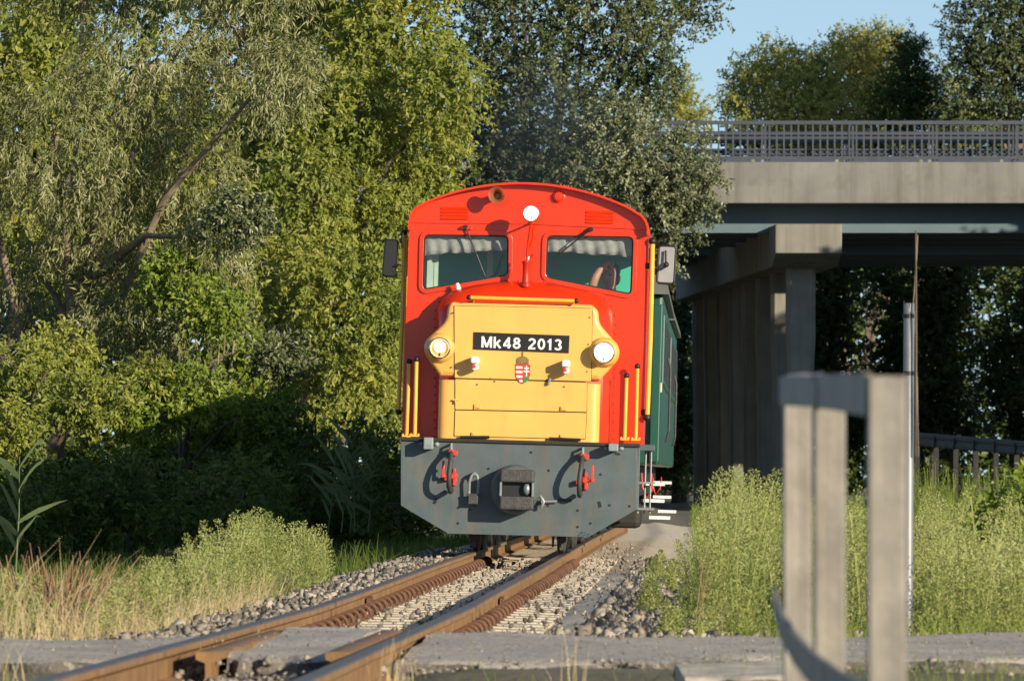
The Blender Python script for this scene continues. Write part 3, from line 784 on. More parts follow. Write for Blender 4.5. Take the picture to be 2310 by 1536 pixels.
yf = MB().loft([yring(.27, .012), yring(.18, 0), yring(.075, 0), yring(.052, .007), yring(.040, .020), yring(.036, .040)]).build('nose_front', M['yellow'], loco, smooth=45)
# lower yellow box with rounded edges
a, b = L(990, 853, .05), L(1352, 992, .05); lz = L(990, 980, .05).z
def lowring(z, dx):
    r = rpoly([(a.x, .45), (a.x, .042), (b.x + dx, .042), (b.x + dx, .45)], [0, .085, .085, 0], 5)
    return [(x, y, z) for x, y in r]
MB().loft([lowring(lz - .05, 0), lowring(a.z - .012, 0)]).build('nose_skirt', M['yellow'], loco, smooth=40)
# hatch panels, with dark backing sheets painting the shade in the gaps
def hatch(name, pts, d, th=.008):
    p2 = rpoly([L2(x, y, d) for x, y in pts], .006, 2)
    o = MB().plate(p2, [], d, d + th).build(name, M['yellow'], yf, bevel=.002)
    MB().plate(offset(p2, -.0045), [], d + th * .55, d + th + .004).build('gap_shade_sheet', M['dark'], yf)
hatch('hatch_panel', [(1025, 690), (1026, 852), (1333, 860), (1336, 696)], .0262)
hatch('hatch_panel', [(1027, 855), (1027, 923), (1323, 929), (1324, 863)], .032)
hatch('hatch_panel', [(1027, 925.5), (1025, 983), (1320, 990), (1323, 931.5)], .032)
mb = MB()
for px, py in ((1078, 917), (1273, 922), (1072, 980), (1272, 985)): p = L(px, py, .02); mb.box(p, (.045, .016, .026)); mb.tube([(p.x - .028, .02, p.z - .02), (p.x - .028, .02, p.z + .02)], .005, 6)
p = L(1028, 902, .02); mb.box(p, (.05, .016, .012)); mb.box(p + Vector((0, 0, -.01)), (.012, .02, .04))
tag(mb.build('hatch_hinges', M['yellow'], yf, bevel=.002), kind='stuff')
p = L(1239, 860, .01); MB().box(p, (.02, .03, .06), Matrix.Rotation(.25, 3, 'Y')).build('hatch_latch', M['galv'], yf, bevel=.004)
mb = MB()
for pa, pb in (((1038, 986), (1104, 986)), ((1239, 989), (1310, 992))):
    a_, b_ = L(*pa, .01), L(*pb, .01); mb.tube([a_, b_], .013, 8)
mb.build('hatch_hinge_bar', M['black'], yf)
mb = MB()
for px, py in ((1021, 706), (1020, 768), (1019, 828), (1106, 854), (1116, 860), (1330, 716), (1327, 777), (1324, 838), (1273, 872), (1077, 867)): p = L(px, py, .024); mb.lathe(p, [(0, .007), (.004, .006)], (0, -1, 0), 6)
tag(mb.build('screws', M['iron'], yf), kind='stuff')
# handle bar across the nose
mb = MB(); a_, b_ = L(1058, 671, -.02), L(1300, 679, -.02); mb.tube([a_, b_], .016, 10)
for q in (a_.lerp(b_, .03), a_.lerp(b_, .97)): mb.tube([q, q + Vector((0, .30, -.05))], .011, 8)
hb = mb.build('nose_handrail', M['railyellow'], loco, smooth=60)
mb = MB(); mb.sphere(a_, .022, 7); mb.sphere(b_, .022, 7); mb.build('end_knob', M['black'], hb, smooth=60)
# headlamps
def lamp(px, py, r, d, dep, name='headlamp', par=None):
    p = L(px, py, d)
    o = MB().lathe(p, [(-dep, r * .93), (0, r), (.012, r * 1.02), (.022, r * .98), (.024, r * .88), (.012, r * .85)], (0, -1, 0), 28, False).build(name, M['chrome'], loco, smooth=40)
    MB().lathe(p, [(.012, r * .86), (-.01, r * .80), (-.035, r * .55), (-.05, r * .2), (-.052, .001)], (0, -1, 0), 28, False).build('reflector', M['reflector'], o, smooth=60)
    MB().sphere((p.x, p.y + .012, p.z + r * .10), r * .56, 8).build('bulb', M['bulb'], o, smooth=60)
    MB().lathe(p, [(.013, r * .87), (.020, r * .6), (.024, r * .25), (.025, .001)], (0, -1, 0), 28, False).build('lamp_glass', M['glass'], o, smooth=60)
    MB().tube([(p.x, p.y + .005, p.z - r * .75), (p.x + .004, p.y - .005, p.z - r * .3)], .007, 6).build('bulb_holder', M['iron'], o)
    return o
lamp(992, 785, .091, -.035, .14); lamp(1362, 795, .091, -.075, .16)
# yellow pods behind the headlamps
for px, py, d in ((992, 785, .0), (1362, 795, .0)):
    p = L(px, py, .05); MB().lathe((p.x, .06, p.z), [(-.05, .132), (.03, .128), (.06, .112), (.075, .104), (.085, .09)], (0, -1, 0), 28).build('lamp_pod', M['yellow'], loco, smooth=50)
p = L(1198, 482, .16); MB().lathe(p, [(-.09, .02), (-.07, .045), (-.03, .066), (0, .071)], (0, -1, 0), 20, False).build('lamp_housing', M['red'], loco, smooth=60)
lamp(1198, 482, .070, .15, .02)
mb = MB()
a_ = L(1198, 503, .20); b_ = L(1190, 560, .26); c_ = L(1187, 640, .26)
mb.tube([a_, a_.lerp(b_, .5) + Vector((.0, 0, 0)), b_, c_], .010, 8); mb.tube([L(1203, 512, .20), L(1201, 540, .24), L(1193, 560, .26)], .007, 8)
mb.tube([a_, L(1196, 505, CF)], .009, 8); mb.box(a_, (.06, .03, .012))
mb.build('lamp_stand', M['red'], loco, smooth=60)
mb = MB(); p = L(1186, 642, .27); q = L(1188, 592, .27)
mb.lathe((p.x, .27, p.z - .02), [(0, .042), (.03, .042), (.04, .032), (.10, .030), (.19, .030), (.20, .036), (.215, .036), (.22, .02)], (0, 0, 1), 14); ex = mb.build('filler_neck', M['red2'], loco, smooth=40)
p = L(1190, 583, .27); mb = MB(); mb.box(p, (.034, .03, .035)); mb.build('filler_cap', M['white'], ex, bevel=.008)
p = L(1203, 573, .25); MB().tube([L(1192, 588, .27), p], .009, 8).build('filler_lever', M['red2'], ex)
# marker lamps
for px, py in ((1072, 820), (1277, 828)):
    p = L(px, py, .0)
    mk = MB().lathe((p.x, .03, p.z + .02), [(0, .034), (.06, .036), (.10, .034), (.125, .026), (.135, .012)], (0, -1, 0), 14).build('marker_lamp', M['white'], loco, smooth=50)
    mb = MB(); mb.box((p.x, -.06, p.z + .028), (.07, .16, .06)); mb.build('marker_hood', M['white'], mk, bevel=.015)
    mb = MB(); mb.lathe((p.x + .004, -.02, p.z - .032), [(0, .03), (.08, .03), (.10, .024)], (0, -1, 0), 14); mb.build('marker_socket', M['white'], mk, smooth=40)
    mb = MB(); mb.lathe((p.x - .008, -.118, p.z - .026), [(0, .019), (.008, .014), (.010, .001)], (0, -1, 0), 12, False); mb.build('red_lens', M['valve'], mk)
# number plate and lettering
pp = [(1069, 749), (1068, 788), (1283, 796.5), (1285, 757)]
np_ = MB().plate([L2(x, y, .02) for x, y in pp], [], .016, .0255).build('number_plate', M['plate'], loco)
def arc_(cx, cy, rx, ry, a0, a1, n=14): return [(cx + rx * math.cos(math.radians(a0 + (a1 - a0) * i / n)), cy + ry * math.sin(math.radians(a0 + (a1 - a0) * i / n))) for i in range(n + 1)]
GL = {  # bold sans strokes in a box 1 high
 'M': (.86, [[(.09, 0), (.09, 1)], [(.77, 0), (.77, 1)], [(.11, .98), (.43, .04)], [(.75, .98), (.43, .04)]]),
 'k': (.64, [[(.09, 0), (.09, 1)], [(.12, .28), (.52, .72)], [(.24, .42), (.56, 0)]]),
 '4': (.66, [[(.46, 0), (.46, 1)], [(.46, .94), (.07, .30)], [(.02, .26), (.64, .26)]]),
 '8': (.64, [arc_(.32, .73, .19, .18, 0, 360), arc_(.32, .28, .23, .20, 0, 360)]),
 '2': (.64, [arc_(.32, .70, .22, .21, 165, -35) + [(.10, .12)], [(.03, .085), (.60, .085)]]),
 '0': (.64, [arc_(.32, .5, .22, .41, 0, 360, 24)]),
 '1': (.46, [[(.27, 0), (.27, 1)], [(.29, .88), (.06, .70)]]),
 '3': (.64, [arc_(.31, .72, .20, .19, 160, -80), arc_(.31, .28, .22, .20, 85, -160)]),
 ' ': (.34, [])}
def stroke(mb, pts, wdt, y, sx, sz, ox, oz):
    closed = len(pts) > 3 and (Vector(pts[0]) - Vector(pts[-1])).length < 1e-3; n = len(pts); lf, rt = [], []
    for i, p in enumerate(pts):
        a = Vector(pts[i - 1]) if i else (Vector(pts[-2]) if closed else None); c = Vector(pts[i + 1]) if i < n - 1 else (Vector(pts[1]) if closed else None); p = Vector(p)
        t = ((p - a).normalized() if a is not None else Vector((0, 0))) + ((c - p).normalized() if c is not None else Vector((0, 0))); t.normalize(); nn = Vector((-t.y, t.x)) * wdt / 2
        lf.append(p + nn); rt.append(p - nn)
    vs = [(ox + q.x * sx, y, oz + q.y * sz) for q in lf] + [(ox + q.x * sx, y, oz + q.y * sz) for q in rt]
    mb.add(vs, [(i, i + 1, n + i + 1, n + i) for i in range(n - 1)])
word = 'Mk48 2013'; gap = .12; tot = sum(GL[ch][0] for ch in word) + gap * (len(word) - 1)
a_, b_ = L(1086, 770, .014), L(1268, 777, .014); k_ = (b_.x - a_.x) / tot; cur = 0.0; hgt = .094
for ch in word:
    wd_, sts = GL[ch]
    if sts:
        mb = MB(); ox = a_.x + cur * k_; oz = a_.z + (b_.z - a_.z) * (cur / tot) - hgt / 2 - .004
        for i, st in enumerate(sts): stroke(mb, st, .175, .0148 - .0006 * i, k_, hgt, ox, oz)
        mb.build('letter', M['white'], np_)
    cur += wd_ + gap
# coat of arms
def sq(pts, d0, d1, name, m, par): return MB().plate([L2(x, y, d0) for x, y in pts], [], d0, d1).build(name, m, par)
shp = [(1163, 821), (1163, 846), (1166, 856), (1173, 862), (1180, 865), (1187, 862), (1193, 856), (1196, 846), (1196, 822)]
arms = sq(shp, .019, .0255, 'coat_of_arms', M['valve'], loco)
for k in range(4):
    y0 = 826 + k * 10.2
    x0 = 1163.6 if k < 2 else (1165 if k == 2 else 1171)
    sq([(x0, y0), (x0 + (1.5 if k == 3 else .3), y0 + 5.2), (1178.6, y0 + 5.4), (1178.6, y0 + .3)], .0165, .0185, 'white_bar', M['white'], arms)
sq([(1186.4, 825), (1186.4, 850), (1189, 850), (1189, 825)], .0165, .0185, 'double_cross', M['white'], arms)
sq([(1182.5, 829), (1182.5, 832), (1193, 832.3), (1193, 829.3)], .0160, .0164, 'double_cross', M['white'], arms)
sq([(1181, 836), (1181, 839), (1194.5, 839.3), (1194.5, 836.3)], .0160, .0164, 'double_cross', M['white'], arms)
M['armgreen'] = mat('emblem_green', (.02, .22, .05), .45); M['armgold'] = mat('emblem_gold', (.28, .19, .07), .4, .3, vscale=60, var=.4)
sq([(1180, 864.5), (1180, 853), (1183, 850), (1186, 852), (1188, 848), (1191, 851), (1195.5, 849), (1192, 856.5), (1187, 861.5)], .0155, .0159, 'green_hills', M['armgreen'], arms)
sq([(1166, 820), (1166, 810), (1169, 806), (1174, 803.5), (1179, 803), (1184, 804), (1189, 806.5), (1193, 811), (1193, 821)], .0165, .0250, 'crown', M['armgold'], arms)
sq([(1178, 803), (1178.4, 797), (1176.5, 796.5), (1180, 793), (1182, 797), (1180.4, 797.4), (1180.6, 803)], .0165, .0250, 'crown_cross', M['armgold'], arms)
# horn, vent rose, louvres
p = L(1121, 441, .34); MB().lathe((p.x, CF, p.z), [(-.02, .03), (.0, .034), (.10, .030), (.16, .036), (.20, .052), (.225, .072), (.228, .071), (.20, .046), (.13, .026), (.05, .02), (.05, .001)], (0, -1, 0), 26, False).build('horn', M['horn'], loco, smooth=50)
p = L(1261, 444, CF); mb = MB(); mb.lathe((p.x, CF - .012, p.z), [(0, .058), (.006, .055), (.010, .042), (.04, .036), (.05, .03), (.052, .001)], (0, -1, 0), 18, False)
for k in range(12):
    a_ = k * math.pi / 6; mb.box((p.x + math.cos(a_) * .031, CF - .055, p.z + math.sin(a_) * .031), (.026, .014, .007), Matrix.Rotation(-a_, 3, 'Y'))
mb.build('vent_rose', M['red'], loco, smooth=30)
for (xa, ya, xb, yb) in ((995, 470, 1057, 470.5), (1322, 478, 1384, 480.5)):
    for k in range(4):
        a_, b_ = L(xa, ya + 7.6 * k, CF), L(xb, yb + 7.6 * k, CF)
        mb = MB(); zz = (a_.z + b_.z) / 2
        prof = [(CF - .014, .010), (CF - .030, -.007), (CF - .028, -.010), (CF - .014, -.008)]
        mb.loft([[(a_.x, y, a_.z + z) for y, z in prof], [(b_.x, y, b_.z + z) for y, z in prof]], False, False)
        mb.add([(a_.x, y, a_.z + z) for y, z in prof] + [(b_.x, y, b_.z + z) for y, z in prof], [(0, 1, 2, 3), (4, 5, 6, 7)])
        mb.build('louvre', M['red'], cab)
# wipers
for (pa, pb, off) in (((1050, 512), (1094, 624), 0), ((1333, 517), (1258, 575), 1)):
    a_, b_ = L(*pa, CF - .05), L(*pb, CF - .012)
    mb = MB(); mb.tube([a_, a_.lerp(b_, .35), b_], [.009, .006, .004], 6)
    if off: mb.tube([a_, L(1300, 535, CF - .03)], [.012, .010], 6)
    c_ = a_.lerp(b_, .55); mb.tube([c_ + Vector((.004, .025, 0)), b_ + Vector((.002, .012, 0))], .006, 6)
    mb.lathe((a_.x, CF, a_.z), [(-.01, .022), (.06, .018)], (0, -1, 0), 10)
    mb.build('wiper', M['black'], loco, smooth=60)
p = L(1062, 515, CF); MB().box((p.x - .03, CF - .03, p.z), (.09, .04, .028)).build('wiper_motor', M['red'], loco, bevel=.006)
p = L(1035, 650, CF - .1); mb = MB(); mb.lathe(p + Vector((0, 0, -.02)), [(0, .026), (.02, .024), (.05, .016), (.065, .015)], (-.25, -.2, 1), 12); mb.build('washer_nozzle', M['white'], loco, smooth=50)
mb = MB()
for px, py in ((1075, 644), (1123, 637), (1136, 641), (1241, 645), (1297, 655), (1332, 663)): p = L(px, py, CF); mb.sphere((p.x, CF - .004, p.z), .013, 5)
tag(mb.build('bolts', M['red2'], cab, smooth=60), kind='stuff')
# handrails: (px, top, bottom) at depth
def hrail(pts, r, knobs, name='handrail', m='railyellow', feet=True):
    q = [L(*a) for a in pts]; o = MB().tube(q, r, 10).build(name, M[m], loco, smooth=60)
    for i in knobs: MB().sphere(q[i] + Vector((0, 0, .01 if i == 0 else -.01)), r * 1.55, 6).build('knob', M['black'], o, smooth=60)
    if feet:
        mb = MB(); f = q[-1]; mb.box((f.x, f.y, f.z + .008), (.075, .06, .014))
        for s_ in (-1, 1): mb.sphere((f.x + s_ * .03, f.y - .02, f.z + .018), .012, 5)
        mb.build('foot_plate', M['railyellow'], o)
    return o
hrail([(939.5, 813, .08), (935.5, 985, .08)], .0175, [0]); hrail([(923, 818, .36), (917, 986, .36)], .0165, [0])
hrail([(1413.5, 850, .06), (1409, 993, .06)], .0165, [0]); hrail([(1438, 829, .36), (1434, 994, .36)], .0165, [0])
hr = hrail([(1472, 547, CF - .03), (1467, 760, CF - .03), (1460, 939, CF - .03)], .022, [0, 2], feet=False)
for py, px in ((600, 1470), (930, 1460)):
    p = L(px, py, CF); MB().box((p.x - .02, CF + .02, p.z), (.07, .05, .05)).build('rail_bracket', M['black'], hr, bevel=.006)
hrail([(912, 528, CF + .1), (908, 700, CF + .1), (899, 926, CF + .1)], .017, [0, 2], feet=False)
hrail([(917, 540, CF + .6), (911, 920, CF + .6)], .015, [1], feet=False)
# mirrors
for (xc, yc, ww, hh, m, tilt, arm) in ((880.5, 582.5, 32, 86, 'black', .06, [(906, 600), (902, 597), (895, 598)]), (1503, 597.5, 39, 85, 'galv', .03, [(1466, 560), (1466, 602), (1490, 609), (1502, 602)])):
    c_ = L(xc, yc, CF + .05); r2 = rpoly([(-ww / 536, -hh / 536), (ww / 536, -hh / 536), (ww / 536, hh / 536), (-ww / 536, hh / 536)], .03, 4)
    R_ = Matrix.Rotation(tilt, 3, 'Y'); mk = lambda pts, d: [tuple(c_ + R_ @ Vector((x, d, z))) for x, z in pts]
    mb = MB().loft([mk(offset(r2, .012), -.022), mk(r2, -.008), mk(r2, .02), mk(offset(r2, .006), .028)], True, True)
    mr = mb.build('mirror', M[m] if m == 'black' else M['mirrorgrey'], loco, smooth=45)
    if m != 'black':
        pts3 = mk(r2, -.012); MB().tube(pts3 + [pts3[0]], .010, 6, False).build('mirror_rim', M['black'], mr)
    hg = MB().tube([L(x, y, CF - .01) for x, y in arm], .008, 6)
    if m != 'black': hg.tube([L(1502, 602, CF - .01), L(1502, 565, CF + .0)], .010, 6); hg.sphere(L(1503, 597, CF - .015), .024, 6)
    else: hg.tube([L(915, 520, CF), L(908, 522, CF - .02), L(908, 560, CF)], .012, 6)
    hg.build('mirror_arm', M['black'], mr, smooth=60)
# small red whistles on the roof
mb = MB()
for px, py in ((1265, 416), (1272, 417), (1282, 418), (1289, 419)): p = L(px, py, 1.2); mb.tube([p - Vector((0, 0, .03)), p], .007, 6)
tag(mb.build('whistle_tips', M['red2'], loco), kind='stuff')
# --- engine hood, frame, bogies behind
hoodr = rpoly([(-.82, .95), (.82, .95), (.82, 2.05), (.45, 2.3), (-.45, 2.3), (-.82, 2.05)], .08, 3)
MB().loft([ring3(hoodr, CF + 2.27), ring3(hoodr, 6.7)]).build('engine_hood', M['red'], loco, smooth=40)
mb = MB(); mb.box((0, 3.5, .78), (1.7, 6.6, .3)); mb.build('main_frame', M['dark'], loco)
mb = MB(); mb.box((1.055, .45, .915), (.15, .5, .05)); mb.box((1.0, .25, .66), (.02, .22, .50))
mb.build('side_step_frame', M['beam'], loco, bevel=.004)
mb = MB()
for u, dd in ((1.0, .56), (1.055, .62), (1.10, .68)): mb.tube([(u, dd, .93), (u, dd, .36)], .009, 6)
for z in (.40, .62): mb.box((1.06, .62, z), (.16, .2, .018))
mb.build('side_ladder', M['galv'], loco)
for zc in (.38, .60): MB().box((-1.04, .55, zc), (.14, .25, .02)).build('foot_step', M['dark'], loco)
WH = [(-.02, .30), (.0, .335), (.035, .33), (.05, .31), (.055, .26), (.06, .25), (.07, .08)]
for yb in (1.5, 5.2):
    mb = MB()
    for s_ in (-1, 1): mb.box((s_ * .62, yb, .36), (.08, 2.0, .22)); mb.box((s_ * .62, yb - .6, .33), (.14, .24, .24)); mb.box((s_ * .62, yb + .6, .33), (.14, .24, .24))
    mb.box((0, yb, .40), (1.2, .3, .18)); bo_ = mb.build('bogie', M['dark'], loco, bevel=.01)
    for dy in (-.6, .6):
        for s_ in (-1, 1): MB().lathe((s_ * .345, yb + dy, .31), [(d_, r_ * .93) for d_, r_ in WH], (s_, 0, 0), 24).build('wheel', M['iron'], bo_, smooth=30)
        MB().tube([(-.4, yb + dy, .31), (.4, yb + dy, .31)], .05, 10).build('axle', M['dark'], bo_)
mb = MB()
for u in (-.28, -.20, .30, .36): mb.box((u, .30, .14), (.018, .05, .16))
for i in range(9): mb.box((.30 + .035 * i, .12, .17 + .012 * i * (i > 3)), (.008, .02, .09))
mb.box((-.38, .5, .16), (.05, .05, .25)); mb.box((.38, .5, .16), (.05, .05, .25)); tag(mb.build('rail_guard', M['iron'], loco), kind='stuff')
mb = MB(); mb.box((.88, 1.3, .34), (.30, .5, .22)); mb.build('air_tank', M['dark'], loco, bevel=.05)

# ------------------------------------------------------------------ coaches
def coach(Yf, length, label, band):
    Ym = Yf; s_ = (tx(Yf + length) - tx(Yf)) / length
    o = tag(empty('railway_coach', trk(Yf, 0, 0)), label, 'railway coach', 'green coaches behind the locomotive')
    o.rotation_euler = (0, .028, -math.atan(s_))
    hw = 1.12; z0, z1 = .78, 2.40
    body = [(-hw, z0), (hw, z0), (hw, z1), (-hw, z1)]
    MB().loft([ring3(body, 0), ring3(body, length)]).build('body', M['green'], o, bevel=.03)
    rf = [(-hw - .05, z1 + .005)] + [(-(hw + .05) * math.cos(t), z1 + .03 + .30 * math.sin(t) ** .8) for t in np.linspace(.12, math.pi - .12, 15)] + [(hw + .05, z1 + .005)]
    MB().loft([ring3(rf, -.12), ring3(rf, length + .12)]).build('roof', M['roofgrey'], o, smooth=50)
    if band: MB().box((hw - .20, -.006, 1.52), (.42, .02, .09)).build('cream_band', M['cream'], o)
    MB().box((0, -.02, 1.58), (.75, .03, 1.5)).build('end_door', M['green'], o, bevel=.02)
    MB().box((0, -.045, 2.1), (.5, .02, .5)).build('door_glass', M['plate'], o)
    for yy in np.arange(1.3, length - .6, 1.05):
        for sg in (-1, 1):
            MB().box((sg * (hw + .002), yy, 1.9), (.03, .74, .68)).build('window_frame', M['green'], o, bevel=.02)
            MB().box((sg * (hw + .012), yy, 1.9), (.02, .62, .56)).build('window_pane', M['plate'], o)
    for sg in (-1, 1):
        MB().box((sg * (hw - .05), -.03, 1.56), (.09, .05, 1.5)).build('corner_post', M['green'], o, bevel=.01)
        MB().tube([(sg * (hw + .06), .18, 1.0), (sg * (hw + .085), .16, 1.1), (sg * (hw + .085), .16, 1.7), (sg * (hw + .06), .18, 1.8)], .012, 8).build('handrail', M['iron'], o)
        for k, zz in enumerate((.28, .44, .60)):
            MB().box((sg * (hw - .04 + (.06 if k == 0 else 0)), .35, zz), (.20, .5, .03)).build('step', M['white'], o)
    MB().tube([(hw - .16, -.10, .70), (hw - .15, -.14, .58), (hw - .11, -.14, .46), (hw - .06, -.12, .54), (hw - .05, -.1, .66)], .007, 8).build('red_hose', M['valve'], o)
    MB().box((0, length / 2, .62), (1.8, length - .3, .3)).build('underframe', M['dark'], o)
    for yb in (1.5, length - 1.5):
        bo_ = MB().box((0, yb, .38), (1.3, 1.7, .26)).build('bogie', M['dark'], o, bevel=.03)
        for dy in (-.5, .5):
            for sg in (-1, 1): MB().lathe((sg * .345, yb + dy, .29), [(d_, r_ * .87) for d_, r_ in WH], (sg, 0, 0), 18).build('wheel', M['iron'], bo_, smooth=30)
    return o
coach(63.4, 9.6, 'dark green coach with cream band coupled right behind the locomotive', True)
coach(74.0, 9.6, 'dark green coach at the rear, behind the first coach', False)

# ------------------------------------------------------------------ driver
def driver():
    me = bpy.data.meshes.new('person'); V, E, R = [], [], []
    def v(p, r, par=None):
        V.append(tuple(p)); R.append(r if hasattr(r, '__len__') else (r, r))
        if par is not None: E.append((par, len(V) - 1))
        return len(V) - 1
    D = CF + .46
    hc = L(1374, 622, D)
    sh = Vector((hc.x + .03, D + .08, hc.z - .27))
    pel = v((sh.x + .02, D + .16, sh.z - .50), (.15, .12)); sp = v((sh.x + .02, D + .15, sh.z - .28), (.145, .11), pel)
    ch = v((sh.x, D + .10, sh.z - .06), (.155, .11), sp); nk0 = v((sh.x - .005, D + .06, sh.z + .05), .062, ch); nk = v((hc.x + .01, D + .03, hc.z - .10), .055, nk0)
    h1 = v((hc.x + .002, D - .005, hc.z - .055), (.066, .07), nk); h2 = v((hc.x, D, hc.z + .02), (.076, .088), h1); v((hc.x + .004, D + .01, hc.z + .075), (.066, .075), h2)
    # raised right arm (photo left): elbow on the sill, hand at the forehead
    s1 = v((sh.x - .17, D + .06, sh.z - .01), .068, ch); eb = L(1334, 650, D - .20); e1 = v((eb.x - .015, D - .16, eb.z - .06), .048, s1)
    f1 = v(L(1342, 628, D - .20), .040, e1); wr = v(L(1354, 607, D - .17), .029, f1)
    hd = v(L(1363, 598, D - .14), (.036, .024), wr); kn = v(L(1372, 593, D - .12), (.038, .022), hd)
    for i in range(4):
        b0 = L(1376 + i * .5, 590 + i * 4.0, D - .115 - .004 * i); b1 = L(1382 - i * .6, 591.5 + i * 4.6, D - .125); b2 = L(1385 - i * 1.2, 596 + i * 4.2, D - .10)
        a = v(b0, .0095, kn); a = v(b1, .009, a); v(b2, .008, a)
    a = v(L(1366, 606, D - .155), .011, hd); v(L(1372, 611, D - .13), .009, a)
    # other arm down on the lap, legs on the seat
    s2 = v((sh.x + .19, D + .08, sh.z - .03), .066, ch); e2 = v((sh.x + .24, D + .02, sh.z - .30), .046, s2); w2 = v((sh.x + .12, D - .18, sh.z - .38), .030, e2); v((sh.x + .06, D - .24, sh.z - .39), (.036, .022), w2)
    for sg in (-1, 1):
        hp = v((sh.x + sg * .09, D + .12, sh.z - .54), .095, pel); kne = v((sh.x + sg * .12, D - .30, sh.z - .52), .068, hp)
        an = v((sh.x + sg * .12, D - .22, sh.z - .92), .042, kne); v((sh.x + sg * .12, D - .36, sh.z - .96), (.042, .03), an)
    me.from_pydata(V, E, []); o = bpy.data.objects.new('person', me); col.objects.link(o)
    sk_ = o.modifiers.new('skin', 'SKIN'); sk_.use_smooth_shade = True
    for i, sv in enumerate(me.skin_vertices[0].data): sv.radius = R[i]; sv.use_root = (i == 0)
    su = o.modifiers.new('sub', 'SUBSURF'); su.levels = su.render_levels = 1
    o.matrix_world = LM; bpy.context.view_layer.update()
    nm = bpy.data.meshes.new_from_object(o.evaluated_get(bpy.context.evaluated_depsgraph_get()))
    o.modifiers.clear(); o.data = nm
    nm.materials.clear(); nm.materials.append(M['skin']); nm.materials.append(M['shirt'])
    for p in nm.polygons:
        c = p.center; p.use_smooth = True
        arm = c.y < D - .02 and c.x < sh.x - .1 and c.z > eb.z - .03
        p.material_index = 1 if (c.z < sh.z + .055 and not arm) else 0
    tag(o, 'driver in dark navy shirt holding a hand to the forehead behind the windscreen', 'person')
    # hair, ear, nose, eyes as children
    mb = MB(); mb.sphere((hc.x + .012, D + .045, hc.z + .045), .092, 8, (.92, .9, .82)); mb.sphere((hc.x + .03, D + .06, hc.z - .02), .075, 7, (.9, .8, 1.0)); mb.build('hair', M['hair'], o, smooth=80)
    mb = MB(); mb.sphere((hc.x + .088, D + .015, hc.z - .02), .026, 6, (.4, .8, 1.2)); mb.build('ear', M['skin'], o, smooth=80)
    mb = MB(); mb.sphere((hc.x - .022, D - .088, hc.z - .022), .017, 6, (.8, 1.1, 1.4)); mb.build('nose', M['skin'], o, smooth=80)
    mb = MB(); mb.sphere((hc.x - .048, D - .074, hc.z + .004), .010, 5); mb.sphere((hc.x + .012, D - .080, hc.z + .004), .010, 5); mb.build('eye', M['hair'], o, smooth=80)
    mb = MB(); mb.sphere((hc.x - .018, D - .076, hc.z - .066), .018, 5, (1.2, .5, .35)); mb.build('mouth', M['red2'], o, smooth=80)
    mb = MB(); mb.box((sh.x, D + .14, sh.z - .66), (.46, .46, .10)); mb.box((sh.x + .02, D + .33, sh.z - .34), (.44, .09, .56)); mb.box((sh.x, D + .16, sh.z - .84), (.1, .1, .3)); mb.build('driver_seat', M['black'], loco, bevel=.03)
driver()
# ------------------------------------------------------------------ vegetation
def unit(a): return a / np.maximum(1e-9, np.linalg.norm(a, axis=-1, keepdims=True))
def leaves(pos, dirs, ln, wd, fold=.18, nrm=None):
    """folded diamond leaves at pos along dirs; returns verts, tris"""
    n = len(pos); d = unit(dirs)
    if nrm is None: nrm = np.array([.35, -.4, .5]) + rng.normal(0, .7, (n, 3))   # leaves turn their faces to the light
    r = unit(np.cross(d, nrm)); up = np.cross(r, d)
    ln = np.asarray(ln)[:, None]; wd = np.asarray(wd)[:, None]
    mid = pos + d * ln * .45
    V = np.stack([pos, mid + r * wd * .5 + up * wd * fold, pos + d * ln - up * ln * .12, mid - r * wd * .5 + up * wd * fold], 1)
    T = np.array([(0, 1, 2), (0, 2, 3)])[None] + (np.arange(n) * 4)[:, None, None]
    return V.reshape(-1, 3), T.reshape(-1, 3)
def lobe_points(lobes, n, shell=.5, noise=.16):
    """points spread through the outer part of a set of ellipsoid lobes"""
    L_ = np.array(lobes, float); wgt = (L_[:, 3] * L_[:, 4] + L_[:, 4] * L_[:, 5] + L_[:, 3] * L_[:, 5]); wgt /= wgt.sum()
    k = rng.choice(len(L_), n, p=wgt)
    u = unit(rng.normal(size=(n, 3))); rad = shell + (1 - shell) * rng.random(n) ** .7
    # bumps so that the outline is uneven
    f = np.sin(u[:, 0] * 7 + k) * np.sin(u[:, 1] * 6 + k * 2.1) * np.sin(u[:, 2] * 8 + k * .7)
    rad = rad * (1 + noise * f + rng.normal(0, .04, n))
    return L_[k, :3] + u * rad[:, None] * L_[k, 3:], u, k
def twigs(P0, out, nleaf, tlen, droop, ln, wd, spread=.8, lnvar=.3):
    """leaves arranged along short twigs that start at P0"""
    n = len(P0); td = unit(out * .7 + rng.normal(0, .55, (n, 3)) + np.array([0, 0, -droop]))
    t = rng.random((n, nleaf, 1)); tl = tlen * rng.uniform(.6, 1.3, (n, 1, 1))
    sag = np.zeros((n, nleaf, 3)); sag[..., 2] = -(t[..., 0] ** 2) * droop * .35 * tl[..., 0]
    pos = P0[:, None] + td[:, None] * tl * t + sag + rng.normal(0, .02, (n, nleaf, 3))
    ld = td[:, None] * .7 + rng.normal(0, spread, (n, nleaf, 3)) + np.array([0, 0, -droop * .7])
    m = n * nleaf
    l = ln * rng.uniform(1 - lnvar, 1 + lnvar, m)
    nr = np.repeat(out, nleaf, 0) * .35 + np.array([.40, -.48, .42]) + rng.normal(0, .42, (m, 3))
    return leaves(pos.reshape(-1, 3), ld.reshape(-1, 3), l, l * wd, nrm=nr), td
